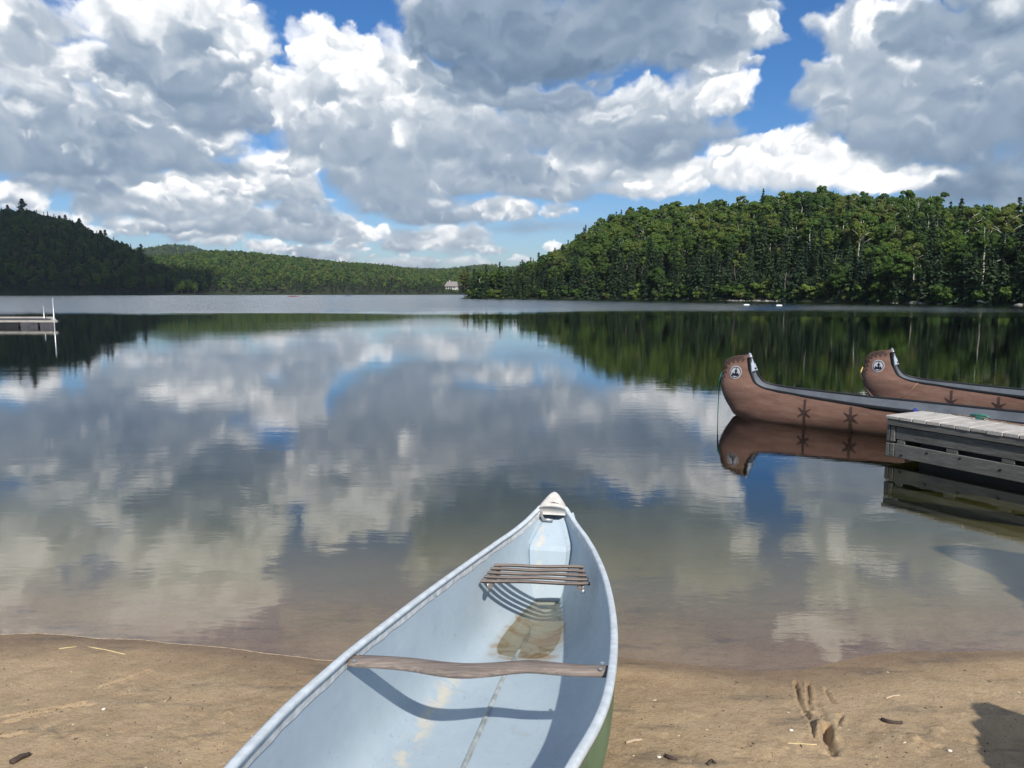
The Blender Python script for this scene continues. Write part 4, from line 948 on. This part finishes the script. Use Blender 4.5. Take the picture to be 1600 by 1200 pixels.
    for sd_ in (1, -1): part('emblem_figure', *decal([q for s in fig for q in s], .012, (sd_,)), DECALT, hull)
    for s0 in (1.15, 1.72, 2.5, 3.3, 4.1, 4.9, 5.6, 6.3, 6.85):
        ss = min(s0, FULL - s0); z1 = interp(ss, GS[20:, 0], GS[20:, 1]) - .035
        pol = strip((ss, z1), (ss + .01, -.02), .014, 10)
        for an in (.62, 2.52, 3.77, 5.66): pol += strip((ss + .005, .185), (ss + .005 + .10 * math.cos(an), .185 + .105 * math.sin(an) * .9), .020, 4, .004)
        vv, ff = decal(pol, .007)
        if s0 > 4: vv = [(FULL - x, y, z) for x, y, z in vv]; ff = [q[::-1] for q in ff]
        part('star_mark', vv, ff, DECALK, hull)
    return t
RZ_A = math.atan2(-.629, .778)
big_canoe((3.018, 10.583, 0), RZ_A, 'bark patterned canoe nearest the dock, with a green rope at its prow')
RZ_B = RZ_A - .03
big_canoe((5.40, 11.50, 0), RZ_B, 'bark patterned canoe behind the other one, with a yellow rope at its prow')
def boat_pt(loc, rz, p):
    c, s = math.cos(rz), math.sin(rz); return (loc[0] + c * p[0] - s * p[1], loc[1] + s * p[0] + c * p[1], loc[2] + p[2])
LA, LB = (3.018, 10.583, 0), (5.40, 11.50, 0)
ROPEG = simple('green rope', (.03, .17, .13), .8, .2, 60); ROPEY = simple('yellow rope', (.62, .47, .16), .8, .2, 60); ROPET = simple('tan rope', (.30, .19, .12), .8, .2, 60); BLUE = simple('blue webbing', (.03, .04, .28), .7, .2, 40); TEAL = simple('green cleat paint', (.05, .18, .14), .5, .2, 20)
def thing_mesh(name, vf, mat, label, cat, group=None, smooth=True):
    v, f = vf; c = np.mean(np.array([tuple(p) for p in v]), 0); c[2] = min(p[2] for p in v)
    return link(name, mesh(name, np.array([tuple(p) for p in v]) - c, f, mat, smooth), None, tuple(c), None, label, cat, group)
thing_mesh('rope', tube([boat_pt(LA, RZ_A, p) for p in ((-.10, -.012, .60), (-.135, -.014, .52), (-.145, -.016, .40), (-.150, -.018, .25), (-.152, -.02, .0), (-.152, -.02, -.12))], [.012, .014, .012, .006, .006, .006], 6), ROPEG, 'green rope hanging from the prow of the nearer bark canoe into the water', 'rope')
thing_mesh('rope', tube([boat_pt(LB, RZ_B, p) for p in ((-.12, -.02, .57), (-.138, -.022, .50), (-.140, -.022, .44), (-.105, -.024, .37), (-.06, -.035, .30), (-.03, -.045, .25))], [.007, .010, .012, .009, .008, .006], 6), ROPEY, 'yellow rope end on the prow of the farther bark canoe', 'rope')
thing_mesh('rope', tube([boat_pt(LB, RZ_B, (s, -side_n(s, z) - .012, z)) for s, z in ((-.03, .25), (.05, .17), (.15, .12), (.30, .10), (.42, .14), (.54, .22), (.63, .31), (.70, .41))], .006, 6), ROPET, 'thin tan rope looped under the emblem of the farther bark canoe', 'rope')
p0 = np.array(boat_pt(LA, RZ_A, (2.42, -interp(2.42, GS[:, 0], GS[:, 2]), .33)))
thing_mesh('strap', tube([p0 + np.array(q) for q in ((.01, .02, -.01), (.0, .0, .02), (-.02, -.03, .015), (-.03, -.035, -.04))], .022, 8), BLUE, 'blue strap wrapped round the rim of the nearer bark canoe', 'strap')

# ------------------------------------------------------------------ wooden dock at the right
DOCKW = mat_wood('shaded weathered dock wood', (.185, .18, .165), (.10, .097, .088), 5, (1.2, 14, 14))  # weathered side wood, also darkened to paint the shade on its faces
PLANKW = mat_wood('sun bleached plank', (.52, .49, .45), (.36, .335, .30), 5, (14, 1.2, 14))
FLOATM = simple('black float', (.02, .02, .022), .6, .2, 4)
DRZ = math.atan2(-.873, .487); DL = 5.2; DW = .55
dock = thing('dock', (3.761, 7.599, 0), 'grey weathered wooden dock with slatted sides beside the bark canoes', 'dock', None, DRZ)
rg = np.random.default_rng(31)
def board(name, x0, x1, y0, y1, z0, z1, mat, parent, sag=.004):
    v, f = box(x0, x1, y0, y1, z0, z1); v = [(x + rg.normal() * .0015, y + rg.normal() * .0015, z + rg.normal() * sag * .4) for x, y, z in v]
    o = part(name, v, f, mat, parent); bevel_mesh(o.data, .005); return o
x = -.012; 
while x < DL:
    w = .140 + rg.uniform(-.004, .004); board('plank', x, x + w - .006, -.022, DW + .02, .434, .470 + rg.uniform(-.003, .003), PLANKW, dock); x += w
for y0, y1 in ((-.012, .026), (DW - .026, DW + .012)):
    board('rim_board', .0, 2.55, y0, y1, .372, .431, DOCKW, dock); board('rim_board', 2.556, DL, y0, y1, .372, .431, DOCKW, dock)
    k = 1 if y0 < 0.2 else -1; a, b = (.008, .046) if k > 0 else (DW - .046, DW - .008)
    for z0, z1 in ((.238, .366), (.055, .192)):
        board('side_board', .085, 2.30, a, b, z0, z1, DOCKW, dock); board('side_board', 2.306, DL, a, b, z0, z1, DOCKW, dock)
    for xx in np.arange(.10, DL - .2, .50):
        board('spacer_block', xx, xx + (.085 if xx < .2 else .11), a + .004, b - .002, .1945, .2355, DOCKW, dock)
    for xx, zz in ((.16, .085), (.42, .155), (.74, .165), (1.1, .13), (1.7, .15), (2.6, .12)):
        v, f = lathe([(.011, 0), (.011, .004), (.005, .007)], 8); v = [(p[0] + xx, (a - p[2]) if k > 0 else (b + p[2]), p[1] + zz) for p in v]; part('bolt', v, f, DARK, dock)
for z0, z1 in ((.205, .366), (.055, .188)):
    board('end_board', -.012, .026, .004, DW - .004, z0, z1, DOCKW, dock)
    for y0, y1 in ((.002, .052), (DW - .052, DW - .002)): board('corner_post', .032, .080, y0, y1, z0 + .002, z1, DOCKW, dock)
for x0 in (.3, 1.9, 3.5): board('float', x0, x0 + 1.2, .08, DW - .08, -.16, .36, FLOATM, dock)
def dk(p):
    c, s = math.cos(DRZ), math.sin(DRZ); return (3.761 + c * p[0] - s * p[1], 7.599 + s * p[0] + c * p[1], p[2])
cl = thing('cleat', dk((.62, DW - .06, .472)), 'small green mooring cleat on the far edge of the grey dock', 'cleat', None, DRZ)
v, f = tube([(-.09, 0, .030), (-.05, 0, .042), (0, 0, .040), (.05, 0, .042), (.09, 0, .030)], [.009, .014, .016, .014, .009], 8); part('horn', v, f, TEAL, cl, True)
v, f = box(-.035, .035, -.018, .018, -.004, .034); b_ = part('foot', v, f, TEAL, cl); bevel_mesh(b_.data, .005)
thing_mesh('rope', tube([dk(p) for p in ((.28, DW + .02, .47), (.40, DW - .03, .482), (.52, DW - .05, .486), (.62, DW - .06, .50), (.72, DW - .09, .486), (.9, DW - .08, .481), (1.15, DW - .10, .481), (1.5, DW - .04, .481))], .006, 6), ROPET, 'thin brown rope lying over the green cleat on the dock', 'rope')

# ------------------------------------------------------------------ floating dock far left, with two pipes
PALE = mat_wood('pale dock rim', (.46, .43, .385), (.33, .305, .27), 3, (1, 8, 8))
PURP = simple('dark weathered panel', (.075, .072, .085), .8, .3, 3); DKD = simple('dark deck', (.05, .05, .052), .85, .3, 3)
DA, DB, DE = np.array([-22.5, 38.1]), np.array([-25.9, 43.6]), np.array([-1., .012])
ld = thing('floating_dock', (-27, 40.5, 0), 'long floating dock with pale rims at the left edge of the lake view', 'dock')
LO = np.array([-27, 40.5, 0]); Ln = 13.0
def prism(poly, z0, z1):
    n = len(poly); v = [(x, y, z0) for x, y in poly] + [(x, y, z1) for x, y in poly]
    return v, [tuple(range(n))[::-1], tuple(range(n, 2 * n))] + [(i, (i + 1) % n, n + (i + 1) % n, n + i) for i in range(n)]
def ldpart(nm, a, b, off0, off1, z0, z1, mat):
    """beam from ground point a to b, offset sideways"""
    a, b = np.array(a), np.array(b); d = (b - a) / np.hypot(*(b - a)); n = np.array([-d[1], d[0]])
    v, f = prism([a + n * off0, b + n * off0, b + n * off1, a + n * off1], z0, z1); return part(nm, v, f, mat, ld, origin=LO)
cA, cB = DA + DE * Ln, DB + DE * Ln
ldpart('near_rim', DA, cA, 0, -.16, .23, .33, PALE); ldpart('far_rim', DB, cB, 0, .16, .23, .34, PALE); ldpart('end_rim', DA + DE * -.02, DB + DE * -.02, .0, .2, .225, .335, PALE)
v, f = prism([DA + DE * .2 + np.array([0, .2]), cA + np.array([0, .2]), cB - np.array([0, .2]), DB + DE * .2 - np.array([0, .2])], .20, .26); part('deck', v, f, DKD, ld, origin=LO)
x = .1; k = 0
while x < Ln - .5:
    w = [.75, .85, 1.05, .9][k % 4]; m_ = [PURP, PURP, FLOATM, PURP][k % 4]
    ldpart('side_panel', DA + DE * x, DA + DE * (x + w), -.02 - .03 * (k % 4 == 2), -.10, -.25, .228, m_)
    if k % 4 != 2: ldpart('bracket', DA + DE * (x + w + .01), DA + DE * (x + w + .10), -.01, -.09, .10, .20, DARK)
    x += w + .12; k += 1
for c, zt, r in ((DA + DE * .08 + np.array([0, -.06]), 1.44, .032), (DB + DE * .35 + np.array([0, -.3]), .95, .032)):
    v, f = tube([(c[0], c[1], -1.5), (c[0], c[1], zt)], r, 10); part('anchor_pipe', v, f, METAL, ld, True, origin=LO)
# ------------------------------------------------------------------ things out on the lake
WHITEP = simple('white float plastic', (.78, .79, .80), .4, .05, 6)
for (px, d, lab) in ((1167, 104, 'white swimming float on the lake, the left one of two'), (1218, 99, 'white swimming float on the lake, the right one of two')):
    o = thing('swim_float', (PXT(px) * d, d, 0), lab, 'float', 'white floats before the right shore', .1)
    v, f = tube([(-.40, 0, .05), (-.37, 0, .06), (-.2, 0, .065), (.2, 0, .065), (.37, 0, .06), (.40, 0, .05)], [.04, .09, .11, .11, .09, .04], 12); part('body', v, f, WHITEP, o, True)
    for sx_ in (-.41, .41):
        v, f = tube([(sx_ + .05 * math.cos(a), .0, .06 + .05 * math.sin(a)) for a in np.linspace(0, 2 * math.pi, 10)], .012, 6); part('eye', v, f, DARK, o, True)
REDP = simple('red hull plastic', (.26, .03, .03), .4, .1, 6); SKIN = simple('skin', (.45, .27, .19), .6, .1, 6); SHIRTS = [simple('dark vest', (.06, .03, .05), .8, .1, 6), simple('red vest', (.42, .06, .05), .8, .1, 6), simple('blue vest', (.05, .06, .16), .8, .1, 6)]
HAIR = simple('dark hair', (.02, .015, .012), .8)
def kayak(px, d, col, rz, labels, shirt):
    x, y = PXT(px) * d, d; o = thing('kayak', (x, y, 0), labels[0], 'kayak', None, rz)
    v = []; st = np.linspace(-1.6, 1.6, 25)
    for s in st:
        q = max(0., 1 - (abs(s) / 1.6) ** 2.2); b = .02 + .33 * q; z0 = -.10 * q + .12 * (1 - q); z1 = .20 + .09 * (1 - q)
        v += [(s, b * .05, z0), (s, b * .8, z0 + .06), (s, b, z1 - .06), (s, b * .7, z1), (s, 0, z1 + .05), (s, -b * .7, z1), (s, -b, z1 - .06), (s, -b * .8, z0 + .06)]
    part('hull', v, grid_faces(25, 8, True) + [tuple(range(8)), tuple(range(192, 200))[::-1]], col, o, True)
    v, f = tube([(.42 * math.cos(a), .24 * math.sin(a), .265) for a in np.linspace(0, 2 * math.pi, 16)], .025, 6); part('cockpit_rim', v, f, DARK, o, True)
    p = thing('person', (x, y, .12), labels[1], 'person', None, rz)
    v, f = lathe([(.10, 0), (.17, .03), (.16, .18), (.19, .36), (.20, .44), (.12, .52), (.055, .55), (.055, .59), (.085, .63), (.10, .70), (.095, .77), (.05, .83), (.01, .845)], 14)
    v = [(a * .72, b_, c) for a, b_, c in v]; mi = [1 if c < .54 else 0 for c in [np.mean([v[i][2] for i in q]) for q in f]]
    arms = [tube([(0, s_ * .19, .45), (.10, s_ * .27, .28), (.34, s_ * .24, .32)], [.05, .042, .03], 8) for s_ in (1, -1)]
    V, Fc = join((v, f), *arms); part('body', V, Fc, [SKIN, shirt], p, True, mi + [0] * (len(Fc) - len(mi)))
    v, f = lathe([(.05, -.10), (.105, -.05), (.108, .02), (.07, .085), (.01, .10)], 12); part('hair', [(a * .85 - .015, b_, c + .76) for a, b_, c in v], f, HAIR, p, True)
    pd = thing('paddle', (x, y, .12), labels[2], 'paddle', None, rz)
    v, f = tube([(.34, -.95, .22), (.34, .95, .44)], .016, 6); part('shaft', v, f, DARK, pd, True)
    for s_ in (1, -1):
        v, f = box(.325, .345, s_ * .92 - .2 + s_ * .16, s_ * .92 + .2 + s_ * .16, .26 + s_ * .13, .40 + s_ * .13); b_ = part('blade', v, f, REDP, pd); bevel_mesh(b_.data, .008)
kayak(460, 330, REDP, .25, ('red kayak far out on the lake, the leading one of two', 'person in a dark vest sitting in the leading red kayak', 'paddle held by the person in the leading red kayak'), SHIRTS[0])
kayak(455, 336, REDP, .1, ('red kayak far out on the lake, just behind the other', 'person in a red vest sitting in the trailing red kayak', 'paddle held by the person in the trailing red kayak'), SHIRTS[1])
kayak(544, 380, BLUE, -.1, ('lone dark blue kayak far out in the middle of the lake', 'person in a blue vest sitting in the lone far kayak', 'paddle held by the person in the lone far kayak'), SHIRTS[2])
# ------------------------------------------------------------------ lodge across the lake
LWALL = simple('white lodge wall', (.50, .49, .47), .8, .06, 1); LROOF = simple('brown grey shingles', (.23, .205, .195), .85, .2, 1.5); GLASS = simple('dark window glass', (.03, .04, .05), .15, .1, 1, .5)
ho = thing('lodge', (hx, hy, 5.0), 'big white lodge with a wide brown roof among trees across the lake', 'house', None, .12)
v, f = box(-6.2, 6.2, -4, 4, -4, 3.4); part('wall', v, f, LWALL, ho)
v = [(-7.6, -5.2, 3.0), (7.6, -5.2, 3.0), (7.6, 5.2, 3.0), (-7.6, 5.2, 3.0), (-4.6, -.6, 7.6), (4.6, -.6, 7.6), (4.6, .6, 7.6), (-4.6, .6, 7.6), (-7.6, -5.2, 2.75), (7.6, -5.2, 2.75), (7.6, 5.2, 2.75), (-7.6, 5.2, 2.75)]
rf = part('roof', v, [(0, 1, 5, 4), (1, 2, 6, 5), (2, 3, 7, 6), (3, 0, 4, 7), (4, 5, 6, 7), (8, 9, 1, 0), (9, 10, 2, 1), (10, 11, 3, 2), (11, 8, 0, 3), (11, 10, 9, 8)], LROOF, ho)
v, f = box(-2.4, -1.5, -.4, .5, 6.8, 9.0); part('chimney', v, f, LWALL, rf)
v, f = box(3.9, 4.4, -5.05, -4.9, -.2, 2.7); part('porch_post', v, f, LWALL, ho)
for xx in (-4.4, -.6, 2.0):
    v, f = box(xx - .7, xx + .7, -4.06, -3.9, .6, 2.4); w = part('window', v, f, LWALL, ho)
    v, f = box(xx - .58, xx + .58, -4.10, -4.065, .72, 2.28); part('pane', v, f, GLASS, w)
v, f = box(-7.0, 7.4, -6.4, -4.05, -.6, -.3); dkk = part('deck', v, f, PALE, ho)
for xx in np.arange(-6.8, 7.3, 2.0): v, f = box(xx, xx + .14, -6.38, -6.24, -.3, .75); part('deck_post', v, f, LWALL, dkk)
v, f = box(-7.0, 7.4, -6.36, -6.26, .7, .82); part('deck_rail', v, f, LWALL, dkk)
# ------------------------------------------------------------------ stones and fallen wood along the right shore
def rock(rx, ry, rz_, seed, sub=2):
    bm = bmesh.new(); bmesh.ops.create_icosphere(bm, subdivisions=sub, radius=1)
    for q in bm.verts:
        n_ = mnoise.noise(q.co * 1.3 + Vector((seed * 3.1, seed, 0))) * .35 + mnoise.noise(q.co * 3 + Vector((seed, 0, seed))) * .12; n_ += (mnoise.fractal(q.co * 6 + Vector((seed, 2, seed)), .7, 2.1, 4) * .035) if sub > 3 else 0; q.co = q.co * (1 + n_); q.co = Vector((q.co.x * rx, q.co.y * ry, q.co.z * rz_))
    me = bpy.data.meshes.new('rock'); bm.to_mesh(me); bm.free(); me.materials.append(ROCK); me.polygons.foreach_set('use_smooth', [True] * len(me.polygons)); return me
ROCKS = [rock(1.0, .7, .42, i) for i in range(4)]
t_ = RIGHT[1]; ysR = RIGHT[2]
rg = np.random.default_rng(77)
for k in range(16):
    px = 1137 + k * 5.2 + rg.uniform(-1.5, 1.5); y0 = interp(PXT(px), t_, ysR) - rg.uniform(.1, .6); s = rg.uniform(.2, .75)
    o = link('rock', ROCKS[k % 4], None, (PXT(px) * y0, y0, .05), (0, 0, rg.uniform(0, 6)), 'pale stone in the row along the shore behind the white floats', 'rock', 'pale stones on the shore behind the floats'); o.scale = (s, s, s)
for px, s in ((1398, .5), (1402, .35), (1428, .7), (1440, .5), (1470, .4), (1596, .8)):
    y0 = interp(PXT(px), t_, ysR) - .3; o = link('rock', ROCKS[px % 4], None, (PXT(px) * y0, y0, .02), (0, 0, px), 'grey stone at the foot of the trees toward the right end of the shore', 'rock', 'grey stones under the right hand trees'); o.scale = (s, s, s)
def log(px0, px1, z0, z1, dy, r, lab):
    y0 = interp(PXT(px0), t_, ysR) + dy; y1 = interp(PXT(px1), t_, ysR) + dy * .4; P = [Vector((PXT(px0) * y0, y0, z0)), Vector((PXT(px1) * y1, y1, z1))]
    pts = [P[0].lerp(P[1], q) + Vector((0, 0, .08 * math.sin(q * 5))) for q in np.linspace(0, 1, 7)]
    thing_mesh('fallen_log', tube(pts, [r * (1.1 - .7 * q) for q in np.linspace(0, 1, 7)], 7), DEADWOOD, lab, 'log')
log(1423, 1452, .25, .05, -.5, .16, 'bleached fallen log lying on the shore under the right trees'); log(1528, 1552, .55, .02, -.8, .16, 'bleached log dipping into the lake near the right edge'); log(1433, 1446, .3, 1.4, -.2, .10, 'grey broken branch leaning up from the shore log')
def snag(px, dy, h, r, lean, lab):
    y0 = interp(PXT(px), t_, ysR) + dy; z0 = float(RIGHT[0](PXT(px) * y0, y0)[0]); pts = [(PXT(px) * y0 + lean * q + .12 * math.sin(q * 7), y0, z0 - .5 + h * q) for q in np.linspace(0, 1, 9)]
    P = [tube(pts, [r * (1.1 - .75 * q) for q in np.linspace(0, 1, 9)], 7)] + [tube([pts[k], Vector(pts[k]) + Vector((.5 * sg, -.1, .5)), Vector(pts[k]) + Vector((.8 * sg, -.1, 1.1))], [r * .4, r * .25, r * .1], 5) for k, sg in ((5, 1), (6, -1), (7, 1))]
    thing_mesh('dead_tree', join(*P), DEADWOOD, lab, 'dead tree')
snag(1226, .5, 5.6, .08, .1, 'pale bare birch stem standing at the shore right of the floats'); snag(1123, 5.0, 6.5, .07, .3, 'pale bare stem in front of dark spruces left of the floats'); snag(1150, 5, 6.0, .07, -.5, 'leaning pale stem above the left white float'); snag(1002, 4, 6, .06, .2, 'thin pale stem in the dark wood left of the hill peak'); snag(1300, 5, 6.5, .07, .4, 'crooked pale stem between spruces at mid right')
# ------------------------------------------------------------------ small things on the sand
STICK = mat_wood('pale stick', (.56, .46, .33), (.40, .31, .21), 30, (1, 9, 9)); DSTICK = simple('wet dark wood', (.075, .055, .045), .85, .3, 20); STRAW = simple('straw', (.62, .50, .28), .7, .1, 30)
def on_sand(px, py):
    u = (px - 800) / 1202; w = (600 - py) / 1202; P = R(6.76); d = np.array([u, math.cos(P) + w * math.sin(P), -math.sin(P) + w * math.cos(P)]); y = 3.
    for _ in range(40): x_ = d[0] / d[1] * y; z = float(sand_z(x_, y)); y = .5 * y + .5 * (CAM_H - z) * d[1] / -d[2]
    return np.array([d[0] / d[1] * y, y, float(sand_z(d[0] / d[1] * y, y))])
def stick(name, pp, r, mat, lab, cat, taper=.7, lift=.3):
    P = [on_sand(*p) for p in pp]; P = [p + np.array([0, 0, r * (.6 + lift * (i % 2))]) for i, p in enumerate(P)]
    Q = [Vector(P[0])]; 
    for a, b in zip(P[:-1], P[1:]):
        for q in (1 / 3, 2 / 3, 1): Q.append(Vector(a).lerp(Vector(b), q) + Vector((0, 0, r * .2 * math.sin(q * 9))))
    n = len(Q); thing_mesh(name, tube(Q, [r * (1 - (1 - taper) * i / (n - 1)) for i in range(n)], 7), mat, lab, cat)
stick('stick', [(978, 1162), (990, 1159), (1003, 1157)], .006, STICK, 'short pale stick lying right of the green canoe hull', 'stick')
stick('stick', [(1384, 1092), (1394, 1089), (1406, 1087)], .004, STICK, 'small curved pale twig on the sand right of the drag mark', 'twig')
stick('stick', [(1378, 1126), (1388, 1130), (1400, 1131), (1410, 1131)], .008, DSTICK, 'dark wet piece of wood on the sand right of the drag mark', 'driftwood')
stick('straw', [(1230, 1162), (1250, 1163), (1276, 1164)], .0025, STRAW, 'straight pale straw lying across the drag mark', 'straw')
stick('straw', [(92, 1014), (120, 1011)], .0024, STRAW, 'pale straw at the water line on the left, the shorter piece', 'straw')
stick('straw', [(137, 1011), (165, 1016), (196, 1023)], .0026, STRAW, 'long pale straw at the water line on the left', 'straw')
stick('stick', [(257, 1098), (266, 1091)], .005, STICK, 'stubby pale stick on the sand left of the canoe', 'stick')
stick('stick', [(18, 1194), (32, 1187), (46, 1181)], .011, DSTICK, 'dark wet stick at the lower left corner of the sand', 'driftwood')
stick('stick', [(1040, 1183), (1050, 1187), (1058, 1188)], .007, DSTICK, 'brown bit of bark on the sand at the bottom of the photo', 'bark')
stick('stick', [(1106, 1196), (1112, 1190), (1118, 1194)], .006, DSTICK, 'dark chip of wood on the sand right of the brown bark', 'wood chip')
for px, py, lab in ((1030, 1184, 'small tan shell fragment beside the brown bark'), (162, 1109, 'white pebble in the dark sand streak on the left'), (1484, 1174, 'single bright white pebble right of the drag mark'), (1236, 1142, 'pale flat pebble left of the drag mark')):
    c = on_sand(px, py); o = link('pebble', rock(.008, .006, .004, px, 2), None, tuple(c + np.array([0, 0, .003])), None, lab, 'pebble'); o.data.materials[0] = simple('white pebble', (.70, .66, .58), .6, .1, 40)
PEB = [simple('sand grit light', (.55, .46, .34), .8, .2, 60), simple('sand grit dark', (.07, .05, .04), .8, .2, 60)]
V = []; Fc = []; mi = []
rg = np.random.default_rng(51)
for k in range(1500):
    y_ = rg.uniform(2.32, 3.38); x_ = rg.uniform(-1, 1) * y_ * .72; d = float(shore_y(x_)) - y_
    if d < .05 or rg.random() > (.25 + .75 * min(1, d / .6)): continue
    r = .0013 + .0030 * rg.random() ** 4; z = float(sand_z(x_, y_)); o = len(V); a = rg.uniform(0, 6); st = 1 + 2.2 * rg.random() ** 2
    pts = [(st, 0, 0), (0, 1, .1), (-st, .1, 0), (0, -1, 0), (.1, 0, .75), (0, 0, -.6)]; ca, sa = math.cos(a), math.sin(a)
    V += [(x_ + r * (ca * p - sa * q), y_ + r * (sa * p + ca * q), z + r * w + r * .1) for p, q, w in pts]
    Fc += [tuple(o + i for i in t) for t in ((0, 1, 4), (1, 2, 4), (2, 3, 4), (3, 0, 4), (1, 0, 5), (2, 1, 5), (3, 2, 5), (0, 3, 5))]; mi += [int(rg.random() < .8)] * 8
link('grit', mesh('grit', V, Fc, PEB, mi=mi), label='fine grit and bark crumbs scattered over the damp sand', kind='stuff')
# unseen boulders added right of the viewer to throw shadows into view
for (x_, y_, sx_, sy_, sz_, sd, lab) in ((4.17, 1.98, 1.05, .80, 2.0, 5, 'tall grey boulder added out of view to shade the water'), (2.13, 1.43, .36, .35, .84, 9, 'grey boulder added out of view to shade the sand')):
    z = float(sand_z(x_, y_, False)); o = link('shadow_boulder', rock(sx_, sy_, sz_, sd, 6), None, (x_, y_, z + sz_ * .2), None, lab, 'shadow_boulder')
# unseen cumulus mesh, added and shaped to shadow the left hill
bm = bmesh.new(); rg = np.random.default_rng(9)
for k in range(26):
    r = rg.uniform(60, 110); m_ = Matrix.Translation((rg.uniform(-330, 330), rg.uniform(-110, 110), rg.uniform(0, 90))) @ Matrix.Diagonal((r * 1.2, r * 1.1, r * .62, 1))
    bmesh.ops.create_icosphere(bm, subdivisions=3, radius=1, matrix=m_)
for q in bm.verts: q.co += Vector(q.co).normalized() * 14 * mnoise.noise(q.co * .018) + Vector((0, 0, 10 * mnoise.noise(q.co * .03)))
me = bpy.data.meshes.new('cloud'); bm.to_mesh(me); bm.free(); me.materials.append(simple('cloud white', (.88, .89, .91), 1., .03, .01, 0)); me.polygons.foreach_set('use_smooth', [True] * len(me.polygons))
alt = 1500.; o = link('cloud', me, None, (-444 + SUN_DIR.x / SUN_DIR.z * alt, 590 + SUN_DIR.y / SUN_DIR.z * alt, alt), (0, 0, math.atan2(.83, -.55)), 'unseen white cloud added behind the viewer to shade the left hill', kind='stuff')

# thin summer air over the lake: far slopes pale a little
hz = MT('haze'); pv = hz.n('ShaderNodeVolumePrincipled', {'Color': (.80, .87, .95), 'Density': .00010, 'Anisotropy': .3}); hz.t.links.new(pv.outputs[0], hz.out.inputs['Volume'])
v, f = box(-4700, 4700, -3200, 6300, -31, 165); link('haze', mesh('haze', v, f, hz.m), kind='stuff', label='thin pale air between the shores')
